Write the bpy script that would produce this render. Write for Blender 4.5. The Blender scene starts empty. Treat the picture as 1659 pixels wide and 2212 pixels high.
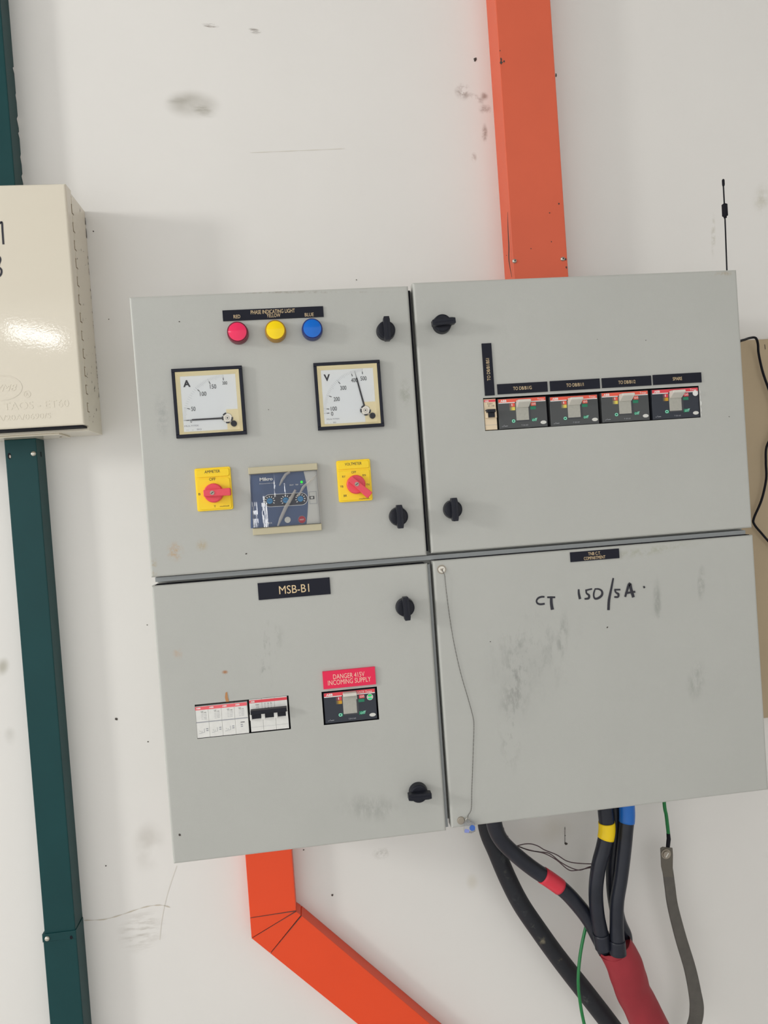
import bpy, bmesh, math, random
from mathutils import Vector, Matrix
random.seed(7)
# ------------------------------------------------------------------ camera
F_PX, CX, CY = 1554.9, 829.5, 1106.0
S = 1.027                                   # metres per fit unit (96 mm panel meters)
ZW = 1.2216 * S                             # camera to wall
ZP = 1.0 * S                                # camera to the door fronts
CAMZ = 1.45
A_, B_, G_ = 0.020358585, -0.105261441, -0.071414536
Rx = Matrix(((1, 0, 0), (0, math.cos(A_), -math.sin(A_)), (0, math.sin(A_), math.cos(A_))))
Ry = Matrix(((math.cos(B_), 0, math.sin(B_)), (0, 1, 0), (-math.sin(B_), 0, math.cos(B_))))
Rz = Matrix(((math.cos(G_), -math.sin(G_), 0), (math.sin(G_), math.cos(G_), 0), (0, 0, 1)))
R = Rz @ Rx @ Ry
RT = R.transposed()
def fw(v): return Vector((v[0], v[2], -v[1]))      # (right, down, forward) -> blender axes
sc = bpy.context.scene
COL = sc.collection
cam_d = bpy.data.cameras.new('camera')
cam = bpy.data.objects.new('camera', cam_d)
COL.objects.link(cam)
right, down, fwd = fw(R[0]), fw(R[1]), fw(R[2])
M = Matrix((right, -down, -fwd)).transposed().to_4x4()
M.translation = Vector((0, -ZW, CAMZ))
cam.matrix_world = M
cam_d.sensor_fit = 'HORIZONTAL'
cam_d.sensor_width = 36.0
cam_d.lens = 36.0 * F_PX / 1659.0
cam_d.clip_start = 0.05
sc.camera = cam
# ------------------------------------------------------------------ light
sc.view_settings.view_transform = 'Standard'
sc.view_settings.look = 'None'
sc.view_settings.gamma = 1.0
sc.view_settings.use_curve_mapping = False
sc.view_settings.exposure = 0.0
world = bpy.data.worlds.new('sky')
sc.world = world
world.use_nodes = True
wn = world.node_tree
bg = wn.nodes['Background']
bg.inputs[0].default_value = (1.0, 0.995, 0.985, 1)
bg.inputs[1].default_value = 1.28
def area(name, loc, target, w, h, power, col):
    d = bpy.data.lights.new(name, 'AREA')
    d.shape = 'RECTANGLE'; d.size = w; d.size_y = h; d.energy = power; d.color = col
    o = bpy.data.objects.new(name, d); COL.objects.link(o)
    o.location = loc
    o.rotation_euler = (Vector(target) - Vector(loc)).to_track_quat('-Z', 'Y').to_euler()
    return o
area('doorway_daylight', (-3.0, -1.27, 2.20), (0.0, 0.0, 1.6), 0.32, 0.42, 31, (1.0, 0.985, 0.95))
lamp = area('glare_lamp', (-1.45, -3.2, 2.50), (-0.38, -0.1, 1.6), 0.27, 0.06, 0.9, (1.0, 0.98, 0.95))  # area light added for the glare patch on the cream box
lamp.rotation_euler.rotate_axis('Z', math.radians(-9))

# ------------------------------------------------------------------ helpers
def P(px, py, y=0.0):
    d = RT @ Vector(((px - CX) / F_PX, (py - CY) / F_PX, 1.0))
    Z = ZW + y
    return Vector((d[0] / d[2] * Z, y, CAMZ - d[1] / d[2] * Z))
def pxm(y): return (ZW + y) / F_PX                   # metres per pixel at depth y
YF = -(ZW - ZP)                                      # door fronts
def rect(c, y):
    """four pixel corners (tl, tr, br, bl) -> axis aligned x0, x1, z0, z1"""
    q = [P(a, b, y) for a, b in c]
    return (q[0].x + q[3].x) / 2, (q[1].x + q[2].x) / 2, (q[2].z + q[3].z) / 2, (q[0].z + q[1].z) / 2

def lin(v):
    v /= 255.0
    return v / 12.92 if v <= 0.04045 else ((v + 0.055) / 1.055) ** 2.4
def C(r, g, b, k=1.0): return (min(lin(r) * k, 1), min(lin(g) * k, 1), min(lin(b) * k, 1), 1)

class Mat:
    def __init__(self, name, rgb, rough=0.5, metal=0.0, spec=0.5, k=1.15, bump=0.0, bscale=400.0, var=0.0, vscale=30.0):
        m = bpy.data.materials.new(name); m.use_nodes = True
        self.m = m; self.nt = m.node_tree
        self.b = self.nt.nodes['Principled BSDF']
        col = C(*rgb, k)
        self.b.inputs['Base Color'].default_value = col
        self.b.inputs['Roughness'].default_value = rough
        self.b.inputs['Metallic'].default_value = metal
        self.b.inputs['Specular IOR Level'].default_value = spec
        m.diffuse_color = col
        self.tc = None
        self.colsock = None
        self.base = col
        if var or bump:
            n = self.nt.nodes.new('ShaderNodeTexNoise'); n.inputs['Scale'].default_value = vscale; n.inputs['Detail'].default_value = 5
            self.link(self.pos(), n.inputs['Vector'])
            if var:
                mr = self.nt.nodes.new('ShaderNodeMapRange')
                mr.inputs[1].default_value = 0.3; mr.inputs[2].default_value = 0.7
                mr.inputs[3].default_value = 1 - var; mr.inputs[4].default_value = 1 + var
                self.link(n.outputs[0], mr.inputs[0])
                mx = self.nt.nodes.new('ShaderNodeMix'); mx.data_type = 'RGBA'; mx.blend_type = 'MULTIPLY'
                mx.inputs[0].default_value = 1; mx.inputs[6].default_value = col
                cc = self.nt.nodes.new('ShaderNodeCombineColor')
                for i in range(3): self.link(mr.outputs[0], cc.inputs[i])
                self.link(cc.outputs[0], mx.inputs[7])
                self.setcol(mx.outputs[2])
            if bump:
                n2 = self.nt.nodes.new('ShaderNodeTexNoise'); n2.inputs['Scale'].default_value = bscale; n2.inputs['Detail'].default_value = 3
                self.link(self.pos(), n2.inputs['Vector'])
                bp = self.nt.nodes.new('ShaderNodeBump'); bp.inputs['Strength'].default_value = bump; bp.inputs['Distance'].default_value = 0.001
                self.link(n2.outputs[0], bp.inputs['Height']); self.link(bp.outputs[0], self.b.inputs['Normal'])
    def link(self, a, b): self.nt.links.new(a, b)
    def pos(self):
        if not self.tc:
            self.tc = self.nt.nodes.new('ShaderNodeTexCoord')
        return self.tc.outputs['Object']
    def setcol(self, s):
        self.colsock = s; self.link(s, self.b.inputs['Base Color'])
    def noise(self, scale, detail=6, rough=0.6, stretch=None):
        n = self.nt.nodes.new('ShaderNodeTexNoise'); n.inputs['Scale'].default_value = scale
        n.inputs['Detail'].default_value = detail; n.inputs['Roughness'].default_value = rough
        src = self.pos()
        if stretch:
            mp = self.nt.nodes.new('ShaderNodeMapping'); mp.inputs['Scale'].default_value = stretch
            self.link(src, mp.inputs[0]); src = mp.outputs[0]
        self.link(src, n.inputs['Vector'])
        return n.outputs[0]
    def spot(self, c, rx, rz, ang, rgb, strength, noise, lo=0.45, hi=0.62, soft=0.9):
        """a stain: patchy patch of another colour around c (object coordinates)"""
        nt = self.nt
        mp = nt.nodes.new('ShaderNodeMapping'); mp.vector_type = 'TEXTURE'
        mp.inputs['Location'].default_value = (c[0], 0, c[2]); mp.inputs['Rotation'].default_value = (0, ang, 0)
        mp.inputs['Scale'].default_value = (rx, 1000, rz)
        self.link(self.pos(), mp.inputs[0])
        ln = nt.nodes.new('ShaderNodeVectorMath'); ln.operation = 'LENGTH'; self.link(mp.outputs[0], ln.inputs[0])
        mr = nt.nodes.new('ShaderNodeMapRange'); mr.interpolation_type = 'SMOOTHSTEP'
        mr.inputs[1].default_value = 1.0; mr.inputs[2].default_value = 1.0 - soft
        mr.inputs[3].default_value = 0.0; mr.inputs[4].default_value = strength
        self.link(ln.outputs['Value'], mr.inputs[0])
        nr = nt.nodes.new('ShaderNodeMapRange'); nr.inputs[1].default_value = lo; nr.inputs[2].default_value = hi
        self.link(noise, nr.inputs[0])
        mu = nt.nodes.new('ShaderNodeMath'); mu.operation = 'MULTIPLY'
        self.link(mr.outputs[0], mu.inputs[0]); self.link(nr.outputs[0], mu.inputs[1])
        mx = nt.nodes.new('ShaderNodeMix'); mx.data_type = 'RGBA'
        self.link(mu.outputs[0], mx.inputs[0])
        if self.colsock: self.link(self.colsock, mx.inputs[6])
        else: mx.inputs[6].default_value = self.base
        mx.inputs[7].default_value = C(*rgb)
        self.setcol(mx.outputs[2])

class MB:
    """collects shapes for ONE mesh object, in world coordinates"""
    def __init__(self): self.v = []; self.f = []; self.mi = []; self.mats = []; self.sm = []
    def idx(self, m):
        if m not in self.mats: self.mats.append(m)
        return self.mats.index(m)
    def add(self, vs, fs, m, smooth=False):
        o = len(self.v); self.v += [Vector(q) for q in vs]
        i = self.idx(m)
        for f in fs: self.f.append([a + o for a in f]); self.mi.append(i); self.sm.append(smooth)
        return self
    def box(self, x0, x1, y0, y1, z0, z1, m, ch=0.0):
        """y0 = front (toward the room), ch = chamfer of the front edges"""
        if ch <= 0:
            vs = [(x0,y0,z0),(x1,y0,z0),(x1,y0,z1),(x0,y0,z1),(x0,y1,z0),(x1,y1,z0),(x1,y1,z1),(x0,y1,z1)]
            fs = [(0,1,2,3),(5,4,7,6),(4,0,3,7),(1,5,6,2),(3,2,6,7),(4,5,1,0)]
            return self.add(vs, fs, m)
        rings = []
        n = 3
        for k in range(n + 1):
            a = k / n * math.pi / 2
            ins = ch * (1 - math.sin(a)); y = y0 + ch * (1 - math.cos(a))
            rings.append((ins, y))
        rings = [(0.0, y1)] + [(ch * (1 - math.sin(math.pi/2 - k/n*math.pi/2)) , y0 + ch*(1 - math.cos(math.pi/2 - k/n*math.pi/2))) for k in range(n + 1)]
        vs = []; fs = []
        for ins, y in rings:
            vs += [(x0+ins,y,z0+ins),(x1-ins,y,z0+ins),(x1-ins,y,z1-ins),(x0+ins,y,z1-ins)]
        for k in range(len(rings) - 1):
            for j in range(4):
                a, b = k*4 + j, k*4 + (j+1) % 4
                fs.append((a, b, b + 4, a + 4))
        L = (len(rings) - 1) * 4
        fs.append((L, L+1, L+2, L+3)); fs.append((3, 2, 1, 0))
        return self.add(vs, fs, m)
    def prism(self, poly, y0, y1, m):
        """poly: [(x,z)] counter-clockwise seen from the room; front at y0"""
        n = len(poly)
        vs = [(x, y0, z) for x, z in poly] + [(x, y1, z) for x, z in poly]
        fs = [tuple(range(n)), tuple(range(2*n-1, n-1, -1))]
        for i in range(n):
            j = (i + 1) % n
            fs.append((i, i + n, j + n, j))
        return self.add(vs, fs, m)
    def disc(self, c, r, y0, y1, m, n=28, ch=0.0, r2=None, smooth=False):
        """short round boss along y, front at y0"""
        r2 = r if r2 is None else r2
        prof = [(r2, y1), (r, y0 + ch)]
        if ch: prof += [(r - ch*0.3, y0 + ch*0.3), (r - ch, y0)]
        vs = []; fs = []
        for rr, y in prof:
            for k in range(n):
                a = 2*math.pi*k/n
                vs.append((c[0] + rr*math.cos(a), y, c[2] + rr*math.sin(a)))
        for q in range(len(prof) - 1):
            for k in range(n):
                k2 = (k+1) % n
                fs.append((q*n+k, q*n+k2, (q+1)*n+k2, (q+1)*n+k))
        L = (len(prof)-1)*n
        fs.append(tuple(range(L, L+n))); fs.append(tuple(range(n-1, -1, -1)))
        return self.add(vs, fs, m)
    def dome(self, c, r, h, m, axis='y', n=14):
        """screw head: dome of radius r, height h; axis 'y' bulges to the room, 'z' up, 'd' down"""
        vs = []; fs = []; rings = 4
        for q in range(rings):
            a = q / rings * math.pi / 2
            for k in range(n):
                t = 2*math.pi*k/n
                u, w, d = r*math.cos(a)*math.cos(t), r*math.cos(a)*math.sin(t), h*math.sin(a)
                vs.append((c[0]+u, c[1]-d, c[2]+w) if axis == 'y' else ((c[0]+u, c[1]-w, c[2]+d) if axis == 'z' else (c[0]+u, c[1]+w, c[2]-d)))
        vs.append((c[0], c[1]-h, c[2]) if axis == 'y' else ((c[0], c[1], c[2]+h) if axis == 'z' else (c[0], c[1], c[2]-h)))
        for q in range(rings-1):
            for k in range(n):
                k2 = (k+1) % n
                fs.append((q*n+k, q*n+k2, (q+1)*n+k2, (q+1)*n+k))
        for k in range(n): fs.append(((rings-1)*n+k, (rings-1)*n+(k+1) % n, rings*n))
        return self.add(vs, fs, m, True)
    def tube(self, pts, rad, m, n=14, flat=None, caps=True):
        """tube along points; rad number or list; flat=(w,t): flat strap facing the room"""
        pts = [Vector(p) for p in pts]
        N = len(pts); rad = rad if isinstance(rad, (list, tuple)) else [rad]*N
        vs = []; fs = []
        up = Vector((0, -1, 0))
        for i, p in enumerate(pts):
            t = (pts[min(i+1, N-1)] - pts[max(i-1, 0)]).normalized()
            s = t.cross(up)
            s = s.normalized() if s.length > 1e-6 else Vector((1, 0, 0))
            u = s.cross(t).normalized()
            for k in range(n):
                a = 2*math.pi*k/n
                if flat:
                    ca, sa = math.cos(a), math.sin(a)
                    q = s*(rad[i]*math.copysign(abs(ca)**0.35, ca)) + u*(flat*math.copysign(abs(sa)**0.35, sa))
                else: q = s*(rad[i]*math.cos(a)) + u*(rad[i]*math.sin(a))
                vs.append(p + q)
        for i in range(N-1):
            for k in range(n):
                k2 = (k+1) % n
                fs.append((i*n+k, i*n+k2, (i+1)*n+k2, (i+1)*n+k))
        self.add(vs, fs, m, True)
        if caps:
            o = len(self.v) - len(vs)
            i = self.idx(m)
            self.f.append([o+k for k in range(n-1, -1, -1)]); self.mi.append(i); self.sm.append(False)
            self.f.append([o+(N-1)*n+k for k in range(n)]); self.mi.append(i); self.sm.append(False)
        return self
    def ribbon(self, pts, w, y, m):
        """flat print stroke through (x,z) points; w number or list"""
        pts = [Vector((p[0], p[1])) for p in pts]
        N = len(pts); w = w if isinstance(w, (list, tuple)) else [w]*N
        vs = []; fs = []
        for i, p in enumerate(pts):
            t = (pts[min(i+1, N-1)] - pts[max(i-1, 0)]).normalized()
            s = Vector((-t.y, t.x)) * (w[i]/2)
            vs += [(p.x+s.x, y, p.y+s.y), (p.x-s.x, y, p.y-s.y)]
        for i in range(N-1): fs.append((2*i, 2*i+1, 2*i+3, 2*i+2))
        return self.add(vs, fs, m)
    def quad(self, c, y, m):
        q = [P(a, b, YF) for a, b in c]
        return self.add([(p.x, y, p.z) for p in (q[3], q[2], q[1], q[0])], [(0, 1, 2, 3)], m)
    def flat(self, x0, x1, z0, z1, y, m):
        return self.add([(x0,y,z0),(x1,y,z0),(x1,y,z1),(x0,y,z1)], [(0,1,2,3)], m)
    def ell(self, c, rx, rz, y, m, n=24):
        return self.add([(c[0]+rx*math.cos(2*math.pi*k/n), y, c[1]+rz*math.sin(2*math.pi*k/n)) for k in range(n)], [tuple(range(n))], m)
    def ring(self, c, rx, rz, w, y, m, n=28):
        vs = []; fs = []
        for k in range(n):
            a = 2*math.pi*k/n
            vs += [(c[0]+rx*math.cos(a), y, c[1]+rz*math.sin(a)), (c[0]+(rx-w)*math.cos(a), y, c[1]+(rz-w)*math.sin(a))]
        for k in range(n):
            j = (k+1) % n
            fs.append((2*k, 2*j, 2*j+1, 2*k+1))
        return self.add(vs, fs, m)
    def text(self, s, c, w, h, y, m, rot=0.0, shear=0.0, extrude=0.0):
        """lettering centred at (x,z); w or h may be None (keep proportions)"""
        vs, fs, tw, th = glyphs(s)
        if w is None: w = tw / th * h
        if h is None: h = th / tw * w
        ca, sa = math.cos(rot), math.sin(rot)
        out = []
        for a, b in vs:
            u, v = (a / tw - .5) * w, (b / th - .5) * h
            u += shear * v
            out.append((c[0] + u*ca - v*sa, y, c[1] + u*sa + v*ca))
        if not extrude: return self.add(out, fs, m)
        n = len(out)
        edges = {}
        for f in fs:
            for i in range(len(f)):
                e = (f[i], f[(i+1) % len(f)])
                if (e[1], e[0]) in edges: del edges[(e[1], e[0])]
                else: edges[e] = 1
        back = [(p[0], y + extrude, p[2]) for p in out]
        return self.add(out + back, list(fs) + [(e[1], e[0], e[0]+n, e[1]+n) for e in edges], m)
    def build(self, name, parent=None, root=None, label=None, kind=None, bevel=0.0, cat=None, group=None, loc=None):
        base = root.location if root else (Vector(loc) if loc is not None else Vector((0, 0, 0)))
        me = bpy.data.meshes.new(name)
        me.from_pydata([tuple(v - base) for v in self.v], [], self.f)
        for m in self.mats: me.materials.append(m.m)
        me.polygons.foreach_set('material_index', self.mi)
        me.polygons.foreach_set('use_smooth', self.sm)
        me.update()
        o = bpy.data.objects.new(name, me); COL.objects.link(o)
        if parent: o.parent = parent
        else: o.location = base
        if label: o['label'] = label
        if kind: o['kind'] = kind
        if cat: o['category'] = cat
        if group: o['group'] = group
        if bevel:
            b = o.modifiers.new('bevel', 'BEVEL'); b.width = bevel; b.segments = 2; b.limit_method = 'ANGLE'; b.angle_limit = math.radians(40)
        return o
_gl = {}
def glyphs(s):
    if s in _gl: return _gl[s]
    key, bold = s, s in ('ABB', 'Mikro', 'A', 'V')
    cu = bpy.data.curves.new('t', 'FONT'); cu.body = s; cu.size = 1; cu.resolution_u = 3
    if bold: cu.offset = 0.035
    o = bpy.data.objects.new('t', cu); COL.objects.link(o)
    dg = bpy.context.evaluated_depsgraph_get()
    me = bpy.data.meshes.new_from_object(o.evaluated_get(dg))
    vs = [(v.co.x, v.co.y) for v in me.vertices]; fs = [tuple(p.vertices) for p in me.polygons]
    x0 = min(v[0] for v in vs); y0 = min(v[1] for v in vs); x1 = max(v[0] for v in vs); y1 = max(v[1] for v in vs)
    # text faces look along +Z; in the XZ wall plane seen from -Y the winding is kept
    bpy.data.objects.remove(o); bpy.data.curves.remove(cu); bpy.data.meshes.remove(me)
    _gl[s] = ([(a - x0, b - y0) for a, b in vs], fs, x1 - x0, y1 - y0)
    return _gl[s]
def root(name, loc, label, cat, group=None):
    o = bpy.data.objects.new(name, None); COL.objects.link(o); o.location = loc; o.empty_display_size = 0.05
    o['label'] = label; o['category'] = cat
    if group: o['group'] = group
    return o
def smooth(pts, n=6):
    """Catmull-Rom through the points"""
    pts = [Vector(p) for p in pts]; out = []
    for i in range(len(pts)-1):
        p0, p1, p2, p3 = pts[max(i-1, 0)], pts[i], pts[i+1], pts[min(i+2, len(pts)-1)]
        for k in range(n):
            t = k/n
            out.append(0.5*((2*p1) + (p2-p0)*t + (2*p0-5*p1+4*p2-p3)*t*t + (3*p1-p0-3*p2+p3)*t*t*t))
    out.append(pts[-1]); return out
def lerp_list(vals, n):
    out = []
    for i in range(len(vals)-1):
        out += [vals[i] + (vals[i+1]-vals[i])*k/n for k in range(n)]
    return out + [vals[-1]]

# ------------------------------------------------------------------ materials
wallM = Mat('wall_paint', (218, 216, 212), 0.75, spec=0.25, bump=0.15, bscale=90, var=0.012, vscale=5)
doorM = Mat('grey_powder_coat', (174, 175, 170), 0.42, spec=0.4, bump=0.12, bscale=900, var=0.02, vscale=8)
frameM = Mat('grey_frame_paint', (140, 144, 145), 0.5)
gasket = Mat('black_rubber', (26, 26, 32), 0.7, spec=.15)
black = Mat('black_plastic', (25, 27, 36), 0.4, spec=.25)
bezelM = Mat('meter_bezel_black', (32, 34, 44), 0.45, spec=.2)
creamP = Mat('cream_plastic', (246, 226, 182), 0.5)
dialW = Mat('dial_white', (234, 238, 242), 0.5)
ink = Mat('black_ink', (38, 38, 44), 0.6)
inkg = Mat('grey_ink', (150, 152, 158), 0.6)
inkf = Mat('faint_ink', (192, 195, 199), 0.6)
plateB = Mat('engraved_plate_black', (22, 24, 36), 0.4, spec=.2)
gold = Mat('engraved_gold', (214, 190, 150), 0.5)
white = Mat('white_print', (225, 225, 222), 0.5)
redP = Mat('breaker_red', (216, 62, 74), 0.4)
redO = Mat('breaker_orange_red', (226, 88, 66), 0.4)
faceG = Mat('breaker_face_grey', (76, 78, 79), 0.4, spec=.25)
faceB = Mat('breaker_face_slate', (52, 56, 64), 0.4, spec=.25)
levG = Mat('lever_grey', (206, 203, 194), 0.5)
slotG = Mat('lever_slot_grey', (164, 163, 154), 0.55, var=0.05, vscale=300)
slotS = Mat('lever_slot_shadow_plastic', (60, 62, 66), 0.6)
yelP = Mat('breaker_yellow', (214, 196, 84), 0.5)
ambP = Mat('breaker_amber', (196, 146, 28), 0.5)
grnP = Mat('breaker_green', (24, 120, 88), 0.5)
mint = Mat('mint_print', (150, 226, 200), 0.5)
mcbW = Mat('breaker_white', (216, 216, 212), 0.5, var=0.03, vscale=200)
mcbC = Mat('breaker_cream', (219, 200, 170), 0.5)
swY = Mat('switch_yellow', (250, 205, 20), 0.4)
swR = Mat('switch_red', (222, 70, 86), 0.4)
steel = Mat('bright_steel', (190, 186, 176), 0.3, metal=0.9)
steelD = Mat('dull_steel', (158, 150, 138), 0.45, metal=0.7)
wireS = Mat('seal_wire_steel', (112, 110, 106), 0.5, metal=0.4)
orangeU = Mat('orange_paint_hazed', (208, 92, 62), 0.5, bump=0.1, bscale=60, var=0.03, vscale=10)  # muted against the lower orange: light haze mixed into the colour
orangeL = Mat('orange_paint_lower', (226, 70, 24), 0.4, bump=0.1, bscale=60, var=0.02, vscale=10)
green = Mat('dark_green_paint', (16, 60, 62), 0.42, spec=.25, bump=0.1, bscale=50, var=0.06, vscale=12)
beige = Mat('cream_box_paint', (209, 202, 186), 0.05, bump=0.04, bscale=300)
rubber = Mat('black_cable_rubber', (30, 33, 43), 0.33, spec=.4, bump=0.2, bscale=120, var=0.15, vscale=40)
rubberD = Mat('dusty_cable_rubber', (34, 36, 41), 0.55, spec=.3, bump=0.3, bscale=150, var=0.1, vscale=30)
tapeR = Mat('red_tape', (206, 48, 66), 0.4)
tapeY = Mat('yellow_tape', (242, 204, 8), 0.4)
tapeB = Mat('blue_tape', (22, 100, 184), 0.4)
sheath = Mat('red_heat_shrink', (142, 44, 52), 0.5, spec=.3, bump=0.15, bscale=30, var=0.12, vscale=15)
wireG = Mat('green_wire', (20, 112, 56), 0.4)
strapM = Mat('tarnished_strap', (92, 89, 84), 0.55, metal=0.3, bump=0.3, bscale=300, var=0.1, vscale=60)
boardM = Mat('tan_board_paint', (172, 154, 126), 0.6, bump=0.1, bscale=40, var=0.04, vscale=6)
markM = Mat('marker_ink', (34, 34, 44), 0.5)
rustM = Mat('rust', (178, 128, 84), 0.8)
relayH = Mat('relay_housing', (184, 176, 148), 0.5)
relayB = Mat('relay_blue', (70, 88, 122), 0.35)
relayW = Mat('relay_grey', (198, 198, 192), 0.45)
dialBlue = Mat('relay_dial_blue', (66, 134, 180), 0.4)
darkP = Mat('dark_blue_grey_print', (62, 64, 74), 0.5)
led = Mat('green_led', (20, 210, 40), 0.4)
led.b.inputs['Emission Color'].default_value = (0.01, 0.7, 0.03, 1); led.b.inputs['Emission Strength'].default_value = 0.7
crack = Mat('crack_line', (190, 182, 168), 0.9)
crackF = Mat('faint_line', (208, 204, 194), 0.9)
chip = Mat('dark_chip', (70, 64, 60), 0.9)
def glassy(name, tint, refl, rough, opac=0.0, opc=(1, 1, 1, 1)):
    m = bpy.data.materials.new(name); m.use_nodes = True; nt = m.node_tree
    for n in list(nt.nodes):
        if n.type != 'OUTPUT_MATERIAL': nt.nodes.remove(n)
    out = [n for n in nt.nodes][0]
    tr = nt.nodes.new('ShaderNodeBsdfTransparent'); tr.inputs[0].default_value = tint
    gl = nt.nodes.new('ShaderNodeBsdfGlossy'); gl.inputs['Roughness'].default_value = rough
    fr = nt.nodes.new('ShaderNodeFresnel'); fr.inputs[0].default_value = refl
    mx = nt.nodes.new('ShaderNodeMixShader')
    nt.links.new(fr.outputs[0], mx.inputs[0]); nt.links.new(tr.outputs[0], mx.inputs[1]); nt.links.new(gl.outputs[0], mx.inputs[2])
    last = mx
    if opac:
        df = nt.nodes.new('ShaderNodeBsdfDiffuse'); df.inputs[0].default_value = opc
        m2 = nt.nodes.new('ShaderNodeMixShader'); m2.inputs[0].default_value = opac
        nt.links.new(mx.outputs[0], m2.inputs[1]); nt.links.new(df.outputs[0], m2.inputs[2]); last = m2
    nt.links.new(last.outputs[0], out.inputs[0])
    class W: pass
    w = W(); w.m = m; return w
glass = glassy('clear_cover', (1, 1, 1, 1), 1.25, 0.02)
glass2 = glassy('creased_clear_film', (1, 1, 1, 1), 1.24, 0.08)
film = glassy('wrinkled_film', (0.92, 0.9, 0.86, 1), 1.5, 0.08, 0.35, (0.72, 0.68, 0.6, 1))
clearP = glassy('clear_plastic', (0.93, 0.94, 0.96, 1), 1.5, 0.08, 0.15, (0.8, 0.8, 0.8, 1))
def lensmat(name, rgb):
    m = Mat(name, rgb, 0.12, spec=0.3)
    m.b.inputs['Coat Weight'].default_value = 0.1
    return m

# wall and door stains ------------------------------------------------
n1 = wallM.noise(60, 6, 0.65); n2 = wallM.noise(25, 5, 0.6, (1, 1, 5)); n3 = wallM.noise(9, 4, 0.5)
def wspot(px, py, rx, ry, ang, rgb, st, n=n1, lo=.42, hi=.6, soft=.9):
    wallM.spot(P(px, py, 0), rx*pxm(0), ry*pxm(0), ang, rgb, st, n, lo, hi, soft)
wspot(415, 226, 66, 36, 0.05, (172, 168, 158), .75, n3, .3, .6, .7)
wspot(438, 238, 36, 15, 0.35, (148, 144, 130), .6, n2, .36, .62)
wspot(385, 218, 30, 10, 0.0, (160, 156, 146), .5, n2, .36, .62)
wspot(455, 54, 20, 9, 0.15, (120, 104, 96), .8, n2, .48, .58, .6)
wspot(550, 67, 16, 7, 0.2, (120, 110, 100), .7, n2, .48, .58, .6)
wspot(1000, 198, 22, 22, 0, (116, 88, 76), .95, n1, .42, .62)
wspot(1030, 212, 24, 9, .6, (130, 104, 92), .7, n1, .42, .62)
wspot(1048, 236, 18, 14, 0, (124, 92, 80), .75, n1, .42, .62)
wspot(1046, 208, 12, 12, 0, (140, 112, 100), .7, n1, .4, .6)
wspot(1047, 288, 9, 26, .1, (136, 112, 100), .75, n1, .45, .6)
wspot(1024, 340, 8, 14, .1, (160, 140, 130), .6, n1, .45, .6)
wspot(1541, 510, 7, 60, .08, (170, 164, 140), .6, n1, .4, .6)
wspot(1645, 430, 26, 46, .2, (196, 192, 176), .6, n1, .35, .6)
wspot(320, 1830, 42, 66, .2, (176, 170, 160), .6, n3, .42, .62)
wspot(305, 2010, 60, 56, -.5, (180, 174, 164), .55, n2, .45, .6)
wspot(22, 1590, 16, 24, 0, (180, 178, 168), .6, n3, .3, .55)
wspot(6, 1440, 16, 24, .3, (170, 166, 150), .7, n3, .3, .55)
wspot(825, 1843, 26, 16, 0, (170, 168, 158), .6, n1, .45, .6)
wspot(1020, 1905, 18, 24, 0, (214, 208, 192), .5, n3, .3, .6)
wspot(1180, 1790, 90, 50, 0, (206, 200, 186), .5, n3, .3, .6)

# switchboard stains live in switchboard coordinates
RootS = P(960, 1790, YF); RootS.y = YF / 2
def dspot(m, n, px, py, rx, ry, ang, rgb, st, lo=.42, hi=.6, soft=.9):
    m.spot(P(px, py, YF) - RootS, rx*pxm(YF), ry*pxm(YF), ang, rgb, st, n, lo, hi, soft)
dn1 = doorM.noise(110, 6, 0.65); dn2 = doorM.noise(75, 7, 0.68, (1, 1, .45)); dn3 = doorM.noise(14, 4, .6); 
dspot(doorM, dn1, 378, 1192, 22, 26, 0, (186, 146, 96), .8)
dspot(doorM, dn1, 436, 1178, 16, 18, 0, (178, 160, 124), .7)
dspot(doorM, dn1, 332, 1225, 10, 34, 0, (176, 162, 132), .7)
dspot(doorM, dn1, 384, 1412, 14, 16, 0, (190, 164, 140), .7)
dspot(doorM, dn1, 486, 1452, 9, 6, 0, (170, 112, 62), .9, .38, .5)
dspot(doorM, dn2, 580, 1385, 40, 62, .2, (136, 138, 132), .5, .5, .62)
dspot(doorM, dn2, 575, 1460, 16, 40, 0, (110, 112, 108), .6, .5, .58)
dspot(doorM, dn2, 1150, 1400, 140, 150, .2, (144, 145, 141), .4, .5, .66)
dspot(doorM, dn3, 1120, 1440, 110, 160, .1, (154, 155, 151), .4, .4, .68)
dspot(doorM, dn2, 1115, 1470, 40, 130, .1, (132, 132, 128), .5, .5, .62)
dspot(doorM, dn2, 1100, 1580, 34, 120, .0, (134, 134, 130), .4, .5, .62)
dspot(doorM, dn2, 1215, 1375, 18, 60, .15, (130, 132, 128), .6)
dspot(doorM, dn2, 1420, 1300, 14, 66, .05, (134, 136, 130), .6)
dspot(doorM, dn2, 1515, 1260, 12, 50, .1, (126, 126, 120), .75)
dspot(doorM, dn2, 1505, 1470, 30, 60, .3, (144, 146, 140), .6)
dspot(doorM, dn2, 800, 1745, 90, 40, .2, (146, 147, 142), .5)
dspot(doorM, dn1, 875, 850, 18, 40, 0, (150, 152, 140), .55)
dspot(doorM, dn1, 1400, 1190, 160, 14, -.07, (160, 160, 138), .5)
dspot(doorM, dn1, 580, 631, 330, 4, .04, (140, 126, 112), .5, .48, .6)
dspot(doorM, dn1, 1560, 592, 40, 8, -.04, (168, 150, 122), .7, .4, .6)
dspot(doorM, dn1, 350, 900, 20, 60, 0, (150, 152, 150), .5)
bn = beige.noise(90, 6, .7)

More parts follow.
